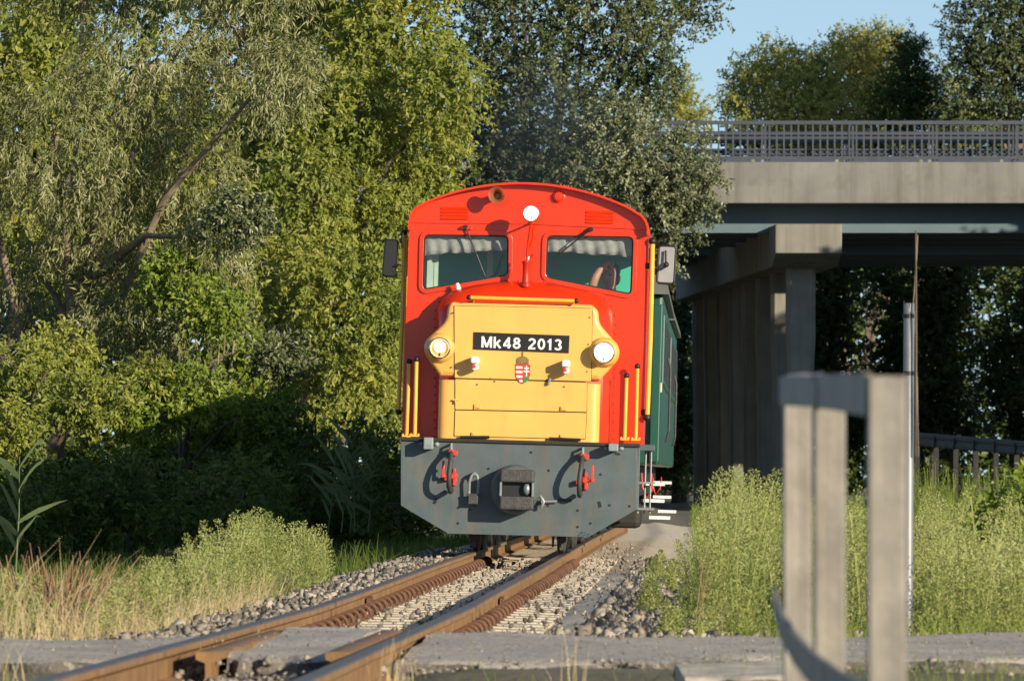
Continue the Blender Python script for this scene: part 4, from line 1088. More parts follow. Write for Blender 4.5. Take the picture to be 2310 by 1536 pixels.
def limb_mesh(base, lobes, r0, tips, bark_curve=.3, nb=14):
    mb = MB(); base = Vector(base); cen = Vector(np.mean([l[:3] for l in lobes], 0)); 
    top = Vector((cen.x, cen.y, cen.z + .2))
    pts = [base + (top - base) * t + Vector((math.sin(t * 5 + base.x) * bark_curve * t * (1 - t) * 2, 0, 0)) for t in np.linspace(0, 1, 8)]
    mb.tube(pts, [r0 * (1.25 if i == 0 else 1) * (1 - .75 * i / 7) for i in range(8)], 8)
    for l in lobes:
        a = pts[random.randint(2, 5)]; b = Vector(l[:3]) + Vector((0, 0, l[5] * .3)); m = a.lerp(b, .5) + Vector((0, 0, .12 * (b - a).length))
        mb.tube([a, a.lerp(m, .6), m, b], [r0 * .42, r0 * .34, r0 * .26, r0 * .1], 6)
    for i in range(nb):
        tp = Vector(tips[random.randrange(len(tips))]); l = min(lobes, key=lambda q: (Vector(q[:3]) - tp).length); a = Vector(l[:3]); m = a.lerp(tp, .5) + Vector((0, 0, .08))
        mb.tube([a, m, tp], [r0 * .12, r0 * .08, r0 * .025], 5)
    return mb
def tree(name, label, base, lobes, m, ntw, nleaf, tlen, droop, ln, wd, r0=.14, shell=.45, group=None, spread=.8, noise=.16, trunk_m='bark', cat='tree', nb=16, inner=0):
    base = (base[0] * KY, base[1] * KY); ln = ln * KY
    b = Vector((base[0], base[1], ground_z(base[0], base[1]) - .03))
    o = tag(empty(name, b), label, cat, group)
    P0, out, k = lobe_points(lobes, ntw, shell, noise)
    keep = P0[:, 2] > b.z + .05; P0, out = P0[keep], out[keep]
    (V, T), td = twigs(P0, out, nleaf, tlen, droop, ln, wd, spread)
    if inner:   # bigger leaves deep inside so that the crown closes
        P1, o1, _ = lobe_points(lobes, inner, .1, 0); P1 = np.array(lobes, float)[_, :3] + (P1 - np.array(lobes, float)[_, :3]) * .72
        V1, T1 = leaves(P1, rng.normal(size=(len(P1), 3)), np.full(len(P1), ln * 2.2), np.full(len(P1), ln * 1.3)); T = np.concatenate([T, T1 + len(V)]); V = np.concatenate([V, V1])
    np_obj('crown', V - np.array(b), T, m, o)
    mb = limb_mesh(b, lobes, r0, P0, nb=nb); t = mb.build('trunk', M[trunk_m], o, smooth=60, loc=None)
    t.data.transform(Matrix.Translation(-b))
    return o
LF = {
 'willow': leaf_mat('willow_leaf', [(.085, .105, .028), (.165, .185, .055), (.28, .29, .115), (.47, .47, .28)], .28, .38, 1.1, .5),
 'maple': leaf_mat('box_elder_leaf', [(.11, .155, .028), (.20, .245, .042), (.31, .335, .06), (.48, .44, .09)], .38, .45, .8),
 'green': leaf_mat('fresh_green_leaf', [(.09, .14, .018), (.15, .22, .026), (.23, .30, .04), (.34, .37, .06)], .38, .42, 1.0),
 'olive': leaf_mat('olive_leaf', [(.20, .22, .05), (.31, .32, .075), (.42, .41, .11), (.52, .49, .16)], .45, .5, .35),
 'poplar': leaf_mat('white_poplar_leaf', [(.05, .07, .028), (.09, .115, .045), (.19, .21, .10), (.50, .52, .36)], .22, .35, .7, .5),
 'darkp': leaf_mat('dark_poplar_leaf', [(.024, .042, .016), (.046, .07, .024), (.085, .11, .04), (.19, .20, .08)], .22, .4, .5),
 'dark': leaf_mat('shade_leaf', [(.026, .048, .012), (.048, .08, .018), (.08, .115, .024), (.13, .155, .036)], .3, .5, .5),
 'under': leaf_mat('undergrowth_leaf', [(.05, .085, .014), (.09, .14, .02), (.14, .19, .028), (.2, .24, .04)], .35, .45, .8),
 'weed': leaf_mat('weed_leaf', [(.14, .19, .042), (.27, .315, .085), (.41, .44, .145), (.57, .55, .26)], .35, .55, 1.3),
 'straw': leaf_mat('dry_straw', [(.38, .27, .13), (.52, .40, .21), (.64, .51, .30), (.72, .61, .40)], .25, .7, 2),
 'reed': leaf_mat('reed_leaf', [(.10, .15, .06), (.15, .21, .085), (.20, .26, .12), (.25, .30, .15)], .35, .45, 3),
 'grass': leaf_mat('grass_blade', [(.09, .15, .018), (.15, .23, .028), (.23, .30, .045), (.32, .34, .08)], .35, .5, 2),
 'brown': leaf_mat('dead_brush', [(.14, .08, .045), (.22, .12, .07), (.30, .19, .11), (.38, .26, .16)], .1, .8, 2),
}
KL = 1.0; KY = 1.0
def pl(px, py, Y, rx, ry, rz):
    Y = Y * KY + (random.uniform(-1.9, 1.9) if KY > 1 else 0)   # lobe from a photo pixel: radii rx, rz in photo pixels, ry in metres
    p = P(px, py, Y); return (p.x, p.y, p.z, rx * KL * Y / F, ry * KL, rz * KL * Y / F)
def R(n, x0, x1, y0, y1, Y0, Y1, r0, r1, ry=.6):
    return [pl(random.uniform(x0, x1), random.uniform(y0, y1), random.uniform(Y0, Y1), random.uniform(r0, r1), ry * random.uniform(.7, 1.2), random.uniform(r0, r1) * .85) for _ in range(n)]

KY = 1.16
KL = .84   # tighter lobes: separate clumps with dark gaps between them
# --- left wood: willow in front, box elders behind, green undergrowth
tree('willow_tree', 'silvery grey-green willow filling the upper left beside the track', (-5.2, 68.5),
     [pl(120, 330, 67, 190, .7, 190), pl(330, 150, 66.5, 200, .7, 170), pl(560, 110, 66, 150, .6, 150), pl(640, 160, 66, 90, .5, 110), pl(250, 520, 66.5, 190, .7, 150), pl(430, 380, 66.5, 160, .6, 150), pl(80, 640, 67, 150, .6, 130), pl(300, 700, 66, 150, .6, 110), pl(470, 560, 66.5, 110, .5, 90), pl(150, 830, 66, 160, .6, 90), pl(400, 830, 66.2, 120, .5, 80), pl(200, -120, 67, 330, .9, 170), pl(560, -90, 66.5, 200, .8, 140), pl(-120, 300, 67, 160, .8, 260), pl(-150, 700, 67, 150, .8, 160)],
     LF['willow'], 4600, 18, .34, .75, .075, .20, r0=.16, spread=.55, noise=.22, nb=40, trunk_m='twig')
tree('willow_shoot', 'silver-leaved sapling branch low in the thicket left of the locomotive', (-2.9, 66.3),
     [pl(500, 720, 65.6, 70, .3, 40), pl(420, 700, 65.6, 60, .3, 40), pl(540, 480, 65.8, 70, .3, 60), pl(640, 800, 66, 60, .3, 40)],
     LF['poplar'], 420, 14, .22, .2, .06, .45, r0=.03, spread=.8, trunk_m='twig', nb=20)
tree('box_elder_tree', 'tall yellow-green tree standing behind the left of the locomotive', (-3.1, 84),
     [pl(880, 90, 82, 170, .9, 130), pl(1000, 200, 82, 110, .8, 120), pl(760, 260, 81, 150, .9, 140), pl(930, 330, 81, 140, .8, 110), pl(680, 420, 80, 140, .8, 130), pl(850, 490, 80, 140, .8, 120), pl(960, 440, 82, 80, .7, 80), pl(760, 640, 79.5, 150, .8, 120), pl(870, 720, 79.5, 90, .7, 110), pl(640, 620, 79, 110, .7, 110), pl(700, 800, 79, 130, .7, 90), pl(820, 850, 79, 90, .6, 70), pl(560, 330, 81, 130, .8, 170), pl(700, 60, 83, 170, 1.0, 140), pl(940, -110, 83, 190, 1.1, 130), pl(640, -130, 83, 200, 1.1, 120)],
     LF['maple'], 4400, 17, .30, .45, .075, .42, r0=.17, noise=.24, nb=26, inner=1500)
tree('box_elder_tree', 'yellowing tree at the far left edge behind the willow', (-7.0, 76),
     [pl(20, 250, 72, 130, .8, 140), pl(60, 520, 71, 120, .8, 140), pl(40, 100, 73, 150, .8, 150), pl(120, 90, 74, 120, .8, 120), pl(-120, 400, 73, 160, .9, 300), pl(420, 420, 74, 160, .8, 160), pl(300, 300, 75, 200, .9, 240), pl(480, 660, 73, 130, .8, 130), pl(250, 620, 74, 200, .8, 200)],
     LF['maple'], 1900, 16, .30, .4, .075, .42, r0=.15, noise=.22, inner=1200)
tree('leafy_shrub', 'bright green shrub with yellowish tips at the left edge above the reed', (-5.2, 64.5),
     [pl(60, 850, 63.5, 110, .5, 75), pl(190, 900, 63.5, 110, .5, 60), pl(20, 960, 63.3, 80, .45, 60), pl(320, 870, 64, 90, .5, 60), pl(-90, 900, 64, 110, .5, 110), pl(130, 790, 64, 100, .5, 60)],
     LF['maple'], 900, 16, .24, .35, .06, .42, r0=.06, noise=.2, cat='shrub')
tree('leafy_shrub', 'fresh green shrub in the middle of the left thicket', (-3.3, 66.2),
     [pl(400, 620, 65.6, 80, .4, 60), pl(480, 690, 65.4, 80, .4, 60), pl(330, 930, 64.4, 100, .45, 60), pl(520, 940, 64.6, 110, .5, 70), pl(430, 880, 64.6, 90, .4, 60), pl(610, 930, 65.5, 80, .5, 50), pl(550, 800, 70, 90, .5, 60)],
     LF['green'], 1150, 16, .22, .35, .06, .48, r0=.06, noise=.25, cat='shrub')
tree('leafy_shrub', 'yellow-green shrub showing beside the left cab corner of the locomotive', (-2.3, 91),
     [pl(760, 880, 90, 120, .8, 80), pl(840, 820, 90, 80, .7, 90), pl(880, 920, 90, 70, .7, 80), pl(690, 920, 89, 110, .8, 70), pl(610, 860, 88, 90, .7, 60)],
     LF['maple'], 1000, 16, .24, .4, .065, .42, r0=.06, noise=.25, cat='shrub')
KL = 1.0
# low dark undergrowth behind the weeds
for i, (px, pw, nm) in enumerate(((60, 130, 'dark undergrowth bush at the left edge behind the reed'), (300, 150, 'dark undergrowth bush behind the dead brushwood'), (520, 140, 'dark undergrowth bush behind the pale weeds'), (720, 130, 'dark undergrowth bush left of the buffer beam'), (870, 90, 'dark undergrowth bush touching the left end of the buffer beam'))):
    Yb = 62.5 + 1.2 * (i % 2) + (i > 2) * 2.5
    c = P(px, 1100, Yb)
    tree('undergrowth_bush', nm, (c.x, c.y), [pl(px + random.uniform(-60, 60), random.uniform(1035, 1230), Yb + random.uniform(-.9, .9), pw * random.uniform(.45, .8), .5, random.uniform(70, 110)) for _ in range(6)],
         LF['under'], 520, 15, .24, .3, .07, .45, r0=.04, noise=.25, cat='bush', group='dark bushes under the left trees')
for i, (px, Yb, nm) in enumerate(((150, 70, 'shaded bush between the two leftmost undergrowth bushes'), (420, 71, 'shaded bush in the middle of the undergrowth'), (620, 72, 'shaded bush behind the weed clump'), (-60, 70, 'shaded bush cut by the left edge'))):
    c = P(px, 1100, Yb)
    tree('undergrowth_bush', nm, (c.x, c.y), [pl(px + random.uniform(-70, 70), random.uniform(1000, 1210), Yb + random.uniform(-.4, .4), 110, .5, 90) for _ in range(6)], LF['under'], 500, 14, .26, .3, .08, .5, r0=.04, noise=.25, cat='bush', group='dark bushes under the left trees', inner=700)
KY = 1.0
# backing wood so that no horizon shows between the trunks
tree('woodland_edge', 'dense dark trees deep behind the thicket on the left', (-10, 116), [pl(px, py, 116, 210, 1.2, 200) for px in (-150, 120, 400, 640, 850) for py in (-100, 250, 600, 850, 1050)], LF['dark'], 3200, 12, .4, .3, .16, .55, r0=.2, inner=6000, group=None)

# --- dark and silver poplars between train and bridge
tree('poplar_tree', 'tall dark poplar rising behind the cab roof against the sky', (.4, 150),
     [pl(1180, 60, 150, 130, 1.0, 130), pl(1330, 40, 150, 120, 1.0, 110), pl(1440, 90, 149, 90, .9, 110), pl(1260, 200, 149, 120, 1.0, 110), pl(1400, 220, 149, 110, .9, 90), pl(1140, 250, 150, 110, 1.0, 120), pl(1500, 40, 150, 80, .8, 60), pl(1170, 400, 150, 130, 1.0, 110), pl(1300, 360, 149, 120, 1.0, 90), pl(1480, 180, 149, 60, .7, 60), pl(1580, 15, 150, 60, .6, 32), pl(1330, -130, 150, 260, 1.5, 140), pl(1130, -120, 150, 150, 1.2, 150), pl(1180, 540, 150, 150, 1.0, 120), pl(1080, 120, 152, 120, 1.0, 200), pl(1065, 330, 151, 110, 1.0, 120), pl(1060, 470, 151, 110, 1.0, 120)],
     LF['darkp'], 4600, 15, .42, .25, .085, .65, r0=.3, noise=.26, nb=30, inner=1500)
tree('white_poplar_tree', 'silver-leaved poplar with pale twigs leaning in front of the bridge end', (1.6, 128),
     [pl(1360, 300, 128, 90, .8, 60), pl(1450, 330, 127, 100, .8, 65), pl(1400, 400, 127, 110, .8, 60), pl(1520, 400, 127, 90, .7, 70), pl(1480, 470, 127, 90, .7, 60), pl(1560, 330, 127.5, 45, .5, 45), pl(1600, 400, 127, 35, .4, 25), pl(1570, 470, 127, 50, .5, 35), pl(1540, 520, 127, 40, .4, 35), pl(1480, 560, 127.5, 50, .5, 60), pl(1420, 520, 128, 80, .7, 90), pl(1350, 440, 129, 80, .7, 90), pl(1455, 655, 128, 25, .4, 40), pl(1400, 250, 128, 60, .6, 40)],
     LF['poplar'], 2100, 15, .30, .2, .07, .62, r0=.16, noise=.3, nb=40, trunk_m='twig', shell=.25)
tree('young_tree', 'thin yellow-green crown rising between dark poplar and bridge railing', (4.9, 232),
     [pl(1530, 190, 232, 35, .8, 50), pl(1555, 240, 232, 35, .8, 30), pl(1520, 240, 232, 40, .8, 50), pl(1560, 268, 232, 45, .8, 20)], LF['olive'], 420, 10, .45, .1, .12, .5, r0=.1, shell=.2, noise=.3, nb=12)
# --- trees beyond the bridge
tree('olive_tree', 'broad olive-yellow tree behind the bridge railing', (10.6, 246),
     [pl(1700, 190, 246, 70, 1.3, 60), pl(1760, 140, 246, 70, 1.3, 50), pl(1800, 210, 245, 90, 1.5, 70), pl(1890, 170, 245, 90, 1.5, 90), pl(1930, 110, 246, 60, 1.2, 50), pl(1660, 240, 245, 45, 1, 30), pl(1990, 120, 246, 60, 1.3, 60), pl(1840, 260, 244, 170, 1.6, 60), pl(1985, 210, 246, 80, 1.4, 70)],
     LF['olive'], 3400, 12, .55, .2, .13, .5, r0=.25, noise=.32, shell=.3, nb=50, inner=900)
tree('conifer_like_tree', 'dark narrow tree standing before the olive tree beyond the bridge', (14.2, 240),
     [pl(2050, 120, 240, 40, .9, 40), pl(2055, 190, 240, 75, 1.0, 50), pl(2060, 250, 240, 105, 1.1, 45)], LF['dark'], 1000, 13, .5, .0, .13, .4, r0=.2, noise=.3, nb=12, inner=400)
tree('dark_tree', 'large dark tree filling the top right corner behind the bridge', (19.5, 236),
     [pl(2230, 60, 236, 110, 1.5, 90), pl(2280, 180, 236, 110, 1.5, 100), pl(2190, 140, 236, 60, 1.2, 50), pl(2330, -60, 236, 200, 1.6, 120), pl(2230, 250, 236, 130, 1.5, 50), pl(2400, 120, 236, 130, 1.5, 160)], LF['darkp'], 2700, 13, .55, .1, .13, .55, r0=.35, noise=.3, nb=20, inner=900)
tree('dark_tree', 'olive treetop low between the two dark trees behind the railing', (15.8, 250), [pl(2130, 240, 250, 80, 1.3, 60), pl(2200, 270, 250, 70, 1.2, 40)], LF['olive'], 500, 12, .55, .1, .13, .5, r0=.15, noise=.3)
tree('woodland_edge', 'low hedge line seen through the bridge railing', (12, 256), [pl(px, 325, 256, 75, 1.2, 55) for px in range(1690, 2480, 85)] + [pl(px, 500, 256, 110, 1.2, 130) for px in range(1690, 2480, 150)], LF['dark'], 2200, 10, .6, .2, .2, .55, r0=.2, inner=2500)
# wood seen under the bridge
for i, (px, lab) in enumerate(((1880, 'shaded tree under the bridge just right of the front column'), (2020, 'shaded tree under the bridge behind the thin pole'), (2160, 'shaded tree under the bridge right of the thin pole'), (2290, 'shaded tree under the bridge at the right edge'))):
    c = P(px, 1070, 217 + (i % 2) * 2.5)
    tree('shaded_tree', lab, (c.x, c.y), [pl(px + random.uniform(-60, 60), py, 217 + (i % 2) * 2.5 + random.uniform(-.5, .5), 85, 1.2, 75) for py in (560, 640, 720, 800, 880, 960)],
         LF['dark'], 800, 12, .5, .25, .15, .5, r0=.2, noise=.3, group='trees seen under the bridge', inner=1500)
c = P(1545, 1000, 225); tree('shaded_tree', 'pale bush beyond the bridge just right of the coaches', (c.x, c.y), [pl(1545, 980, 222, 22, .6, 60), pl(1540, 1060, 222, 26, .6, 50)], LF['weed'], 200, 10, .5, .1, .13, .4, r0=.06, cat='bush')
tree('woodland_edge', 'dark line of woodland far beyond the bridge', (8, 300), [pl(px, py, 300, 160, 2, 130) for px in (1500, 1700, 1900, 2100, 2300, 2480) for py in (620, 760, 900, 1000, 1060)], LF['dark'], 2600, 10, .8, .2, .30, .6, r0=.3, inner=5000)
for px, lab in ((1440, 'tree hidden behind the coaches, added to block light from beyond the bridge'), (1530, 'tree added right behind the last coach to block light from beyond the bridge')):  # trees added to block light coming from behind the bridge
    c = P(px, 1070, 222)
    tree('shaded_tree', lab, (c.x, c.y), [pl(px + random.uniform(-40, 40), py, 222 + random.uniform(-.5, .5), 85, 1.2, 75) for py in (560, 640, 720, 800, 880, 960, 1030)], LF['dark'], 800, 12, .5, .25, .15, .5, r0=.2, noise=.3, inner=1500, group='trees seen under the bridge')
tree('pier_shading_tree', 'dense unseen tree added left of the line to dim the bridge pier', (-1.6, 172), [(-1.6 + random.uniform(-1, 1), 172 + random.uniform(-1.5, 1.5), z, 1.7, 1.9, 1.3) for z in (1, 2.2, 3.4, 4.6, 5.8, 7)], LF['dark'], 1200, 10, .5, .2, .16, .55, r0=.22, inner=1500)  # unseen tree added to keep skylight off the pier
# trees out of view on the sun side: they shade the columns and the foot of the left thicket
def shade(label, x, y, z0, z1, r, n=900):
    lobes = [(x + random.uniform(-r, r) * .4, y + random.uniform(-r, r) * .4, z, r * .75, r * .75, 1.5) for z in np.linspace(z0, z1 - 1.8, 6)]
    tree('roadside_tree', label, (x, y), lobes, LF['dark'], n, 8, .6, .2, .44, .6, r0=.25, inner=n, group='trees along the right of the line')
for i, (x, y, h) in enumerate(((22.5, 158, 10.5), (23.5, 161.5, 11.2), (22.5, 165, 11.7), (23.5, 168.5, 11.7), (22.5, 172, 11.2), (24, 175.5, 9.8), (30, 164, 11.5), (30, 170, 11))):
    shade('roadside tree out of view right of the bridge, %s' % ('nearest', 'second nearest', 'third nearest', 'fourth nearest', 'fifth nearest', 'beside the edge beam', 'in the back row, nearer one', 'in the back row, farther one')[i], x, y, .5, h, 2.6, 2000)

# --- weeds, grass, reeds
def blades(n, region, hmin, hmax, wd, lean, zf, seg=3, wind=(0, 0)):
    pos = np.array([region() for _ in range(n)]); h = rng.uniform(hmin, hmax, n); a = rng.uniform(0, 2 * np.pi, n); ln = rng.uniform(.1, lean, n)
    dx = np.cos(a) * ln + wind[0]; dy = np.sin(a) * ln + wind[1]
    side = np.stack([np.cos(a + 1.57), np.sin(a + 1.57), np.zeros(n)], 1) * wd
    side = np.where(rng.random((n, 1)) < .5, np.array([[wd, 0, 0]]), side)
    V, T = [], []
    rows = []
    for s in range(seg + 1):
        t = s / seg; c = pos + np.stack([dx * h * t * t, dy * h * t * t, h * (t - .25 * t * t * np.minimum(1, ln * 1.5))], 1); w_ = side * (1 - t * .85) * .5
        rows.append(np.stack([c - w_, c + w_], 1))
    V = np.stack(rows, 1).reshape(n, -1, 3); k = (seg + 1) * 2
    tt = []
    for s in range(seg): a_ = s * 2; tt += [(a_, a_ + 1, a_ + 3), (a_, a_ + 3, a_ + 2)]
    T = np.array(tt)[None] + (np.arange(n) * k)[:, None, None]
    return V.reshape(-1, 3), T.reshape(-1, 3)
def weed_plants(pos, hts, nl=60, nh=250):
    """horseweed: leafy stem with a feathery seed head"""
    Vs, Ts, o = [], [], 0
    n = len(pos)
    for i in range(n):
        h = hts[i]; p = np.array(pos[i]); lean = rng.normal(0, .10, 2)
        ax = lambda t: p + np.stack([lean[0] * h * t * t, lean[1] * h * t * t, h * t], -1)
        t = rng.uniform(.05, .8, nl); an = rng.uniform(0, 6.28, nl); dr = np.stack([np.cos(an), np.sin(an), rng.uniform(.3, 1.1, nl)], 1)
        V, T = leaves(ax(t), dr, rng.uniform(.025, .055, nl) * (1.15 - .5 * t), rng.uniform(.004, .008, nl)); Vs.append(V); Ts.append(T + o); o += len(V)
        t = rng.uniform(.42, 1.0, nh); an = rng.uniform(0, 6.28, nh); rr = h * .15 * np.sin(np.clip((1.04 - t) / .62, 0, 1) * 1.9) * rng.random(nh) ** .5
        q = ax(t) + np.stack([np.cos(an) * rr, np.sin(an) * rr, rr * .55], 1)
        V, T = leaves(q, np.stack([np.cos(an), np.sin(an), rng.uniform(.4, 1.6, nh)], 1), rng.uniform(.010, .019, nh), rng.uniform(.006, .011, nh)); Vs.append(V); Ts.append(T + o); o += len(V)
        tt = np.linspace(0, .95, 4); c = ax(tt); w_ = np.array([.003, 0, 0]); V = np.concatenate([c - w_, c + w_]); T = np.array([x for k in range(3) for x in ((k, k + 1, k + 5), (k, k + 5, k + 4))]); Vs.append(V); Ts.append(T + o); o += 8
    return np.concatenate(Vs), np.concatenate(Ts)
def gpos(px, Y): x = (px - CX) * Y / F; return (x, Y, ground_z(x, Y) - .01)
# left bank: the silhouette falls from the right (tall) to the left (low)
wp, wh = [], []
for _ in range(720):
    Y = random.uniform(28.8, 50); px = random.uniform(-60, 715)
    g = gpos(px, Y)
    top = np.interp(px, [-60, 60, 200, 330, 480, 560, 640, 700, 740], [1300, 1290, 1330, 1270, 1190, 1150, 1170, 1190, 1215])
    if g[0] - tx(Y) > -1.0 - .25 * random.random(): continue
    if 40 < px < 195 and Y < 36 and random.random() < .85: continue
    zt_ = CAMH + (HY - top) * Y / F; h = (zt_ - g[2]) * random.uniform(.5, 1.05)
    if h < .15: continue
    wp.append(g); wh.append(min(h, .95))
V, T = weed_plants(wp, wh); tag(np_obj('weeds', V, T, LF['weed']), 'pale green feathery weeds covering the bank left of the track', 'weeds', kind='stuff')
wp, wh = [], []
cl = [(random.uniform(1470, 2380), random.uniform(30.5, 56), random.choice((.5, .7, .85, .95, 1.05, 1.2))) for _ in range(110)]
for _ in range(820):
    cpx, cY, ch_ = random.choice(cl); Y = max(30.3, cY + random.gauss(0, .5)); px = cpx + random.gauss(0, 26)
    g = gpos(px, Y)
    ed = (g[0] - tx(Y) - 1.12) / .55
    if ed < 0: continue
    top = np.interp(px, [1470, 1540, 1640, 1760, 1900, 2050, 2140, 2220, 2310, 2400], [1170, 1125, 1085, 1120, 1140, 1180, 1120, 1160, 1170, 1160])
    zt_ = CAMH + (HY - top) * Y / F; h = (zt_ - g[2]) * ch_ * random.uniform(.65, 1.1) * .92 * (.3 + .7 * min(1, ed)); wp.append(g); wh.append(min(h, 1.0))
V, T = weed_plants(wp, wh); tag(np_obj('weeds', V, T, LF['weed']), 'tall pale green weeds growing right of the track around the thin pole', 'weeds', kind='stuff')
# weeds further back on the right, taller and darker
wp, wh = [], []
for _ in range(330):
    Y = random.uniform(75, 130); px = random.uniform(1600, 2400) if random.random() < .7 else random.uniform(2060, 2380); g = gpos(px, Y)
    if g[0] - tx(Y) < 2: continue
    wp.append(g); wh.append(random.uniform(.5, .95) * (1.25 if px > 2060 else .85))
V, T = weed_plants(wp, wh, 90, 60); tag(np_obj('weeds', V, T, LF['green']), 'green weeds and brush in front of the bridge columns', 'weeds', kind='stuff')
# a weed clump by itself right of the left bank
wp = [gpos(random.uniform(680, 735), random.uniform(43.5, 44.5)) for _ in range(16)]; wh = [random.uniform(.38, .62) for _ in wp]
V, T = weed_plants(wp, wh, 60, 170); tag(np_obj('weed_clump', V, T, LF['weed']), 'bushy weed with browning stems at the right end of the left bank', 'plant')
# straw and grass
def reg_left():
    while True:
        Y = random.uniform(27.9, 41); px = random.uniform(-40, 800); g = gpos(px, Y)
        if g[0] - tx(Y) < -.78 - .35 * random.random(): return g
V, T = blades(3800, reg_left, .08, .34, .005, 1.3, None, wind=(-.3, 0)); V2, T2 = blades(1900, reg_left, .25, .55, .0045, 1.2, None, wind=(.12, 0)); T = np.concatenate([T, T2 + len(V)]); V = np.concatenate([V, V2]); tag(np_obj('dry_grass', V, T, LF['straw']), 'bleached dry grass along the left edge of the ballast', 'grass', kind='stuff')
def reg_right():
    while True:
        Y = random.uniform(27.8, 44); px = random.uniform(1380, 2400); g = gpos(px, Y)
        if g[0] - tx(Y) > 1.5 + .5 * random.random(): return g
V, T = blades(7500, reg_right, .05, .22, .006, .9, None); tag(np_obj('grass', V, T, LF['grass']), 'short green grass at the foot of the right-hand weeds', 'grass', kind='stuff')
def reg_near():
    while True:
        Y = random.uniform(21.5, 24.6); x = random.uniform(-2.6, 2.4)
        if abs(x - tx(Y)) > .55 and (x > .55 or random.random() < .25): return (x, Y, -.12)
V, T = blades(900, reg_near, .05, .2, .005, .8, None); tag(np_obj('grass', V, T, LF['grass']), 'sparse green tufts along the near edge of the road', 'grass', kind='stuff')
V, T = blades(60, lambda: (lambda Y: (tx(Y) + random.choice((-1.1, -.95, -.8, .44, .5, .47, .52, 1.1)) + random.uniform(-.05, .05), Y, -.12))(random.uniform(22.2, 23.6)), .14, .30, .004, .35, None); tag(np_obj('dry_grass', V, T, LF['straw']), 'single dry stalks standing in front of the road edge', 'grass', kind='stuff')
def reg_mid():
    Y = random.uniform(62, 175); px = random.uniform(1560, 2400); return gpos(px, Y)
V, T = blades(9000, reg_mid, .12, .35, .02, .8, None); tag(np_obj('grass', V, T, LF['grass']), 'green grass field between the right weeds and the bridge', 'grass', kind='stuff')
# giant reed stalks
def reed(label, px, Y, pyb, pyt, nl, spread, seed):
    r = random.Random(seed); b = P(px, pyb, Y); t = P(px + r.uniform(-10, 20), pyt, Y); o = tag(empty('reed_plant', b), label, 'reed'); H = t.z - b.z
    MB().tube([Vector((0, 0, 0)), (t - b) * .5 + Vector((.01, 0, 0)), t - b], [.009, .007, .003], 6).build('stem', LF['reed'], o, smooth=60)
    for k in range(nl):
        s = min(.97, .2 + .75 * (k + r.uniform(-.35, .35)) / nl); a0 = (t - b) * s; sg = 1 if k % 2 else -1; ln = spread * r.uniform(.7, 1.15); up = r.uniform(.35, 1.9)
        d = Vector((sg * r.uniform(.5, 1), r.uniform(-.5, .3), up)).normalized(); mb = MB(); vs = []
        for j in range(6):
            q = j / 5; c = a0 + d * ln * q + Vector((0, 0, -ln * .28 * q * q * r.uniform(.6, 1.2))); w_ = .028 * math.sin(math.pi * (.12 + .88 * q) ** .7) + .001
            vs += [tuple(c + Vector((w_ * .3, -w_, w_ * .8))), tuple(c + Vector((-w_ * .3, w_ * .3, -w_ * .8)))]
        mb.add(vs, [(2 * j, 2 * j + 1, 2 * j + 3, 2 * j + 2) for j in range(5)]).build('leaf', LF['reed'], o, smooth=60)
    return o
reed('giant reed with long bluish leaves at the left edge', 35, 46, 1290, 1030, 10, .42, 5)
for i, (px, top) in enumerate(((770, 985), (800, 960), (740, 1010), (830, 1000), (790, 1030))): reed('reed stalks in shade left of the cab, %s' % ('tallest', 'second tallest', 'leftmost', 'rightmost', 'lowest')[i], px, 70 + .2 * i, 1200, top, 10, .46, 20 + i)
# dead brushwood
c0 = P(130, 1300, 33.5); b = Vector((c0.x, c0.y, ground_z(c0.x, c0.y))); o = tag(empty('dead_shrub', b), 'brown dead brushwood left of the pale weeds', 'shrub')
mb = MB()
for i in range(210):
    a = random.uniform(0, 6.28); ln = random.uniform(.40, .75); d = Vector((math.cos(a) * .45 + .2, math.sin(a) * .7, random.uniform(.5, 1.3))).normalized(); s = Vector((random.uniform(-.12, .12), random.uniform(-.15, .15), 0))
    p1 = s + d * ln * .5; p2 = s + d * ln + Vector((random.uniform(-.06, .1), 0, -.03)); mb.tube([s, p1, p2], [.008, .006, .003], 4, False)
    for _ in range(2): mb.tube([p1, p1 + Vector((random.uniform(-.1, .12), random.uniform(-.08, .08), random.uniform(0, .14)))], [.005, .002], 4, False)
mb.build('branches', LF['brown'], o)
# leafy bush leaning in from the right edge
c0 = P(2300, 1250, 40); tree('leafy_bush', 'dark green bush leaning in at the right edge above the weeds', (c0.x + .25, 40),
     [pl(2290, 1150, 40, 70, .22, 45), pl(2320, 1200, 40, 80, .22, 50), pl(2260, 1185, 40, 50, .18, 25), pl(2350, 1120, 40, 80, .3, 60), pl(2230, 1135, 40, 30, .12, 12)], LF['green'], 190, 10, .12, .3, .065, .42, r0=.02, noise=.3, cat='bush', nb=14)

def reg_floor():
    while True:
        Y = random.uniform(46, 66); px = random.uniform(-120, 930); g = gpos(px, Y)
        if g[0] - tx(Y) < -1.1: return g
V, T = blades(6500, reg_floor, .15, .45, .012, .8, None); tag(np_obj('undergrowth', V, T, LF['under']), 'dark grass and nettles on the floor of the left thicket', 'undergrowth', kind='stuff')

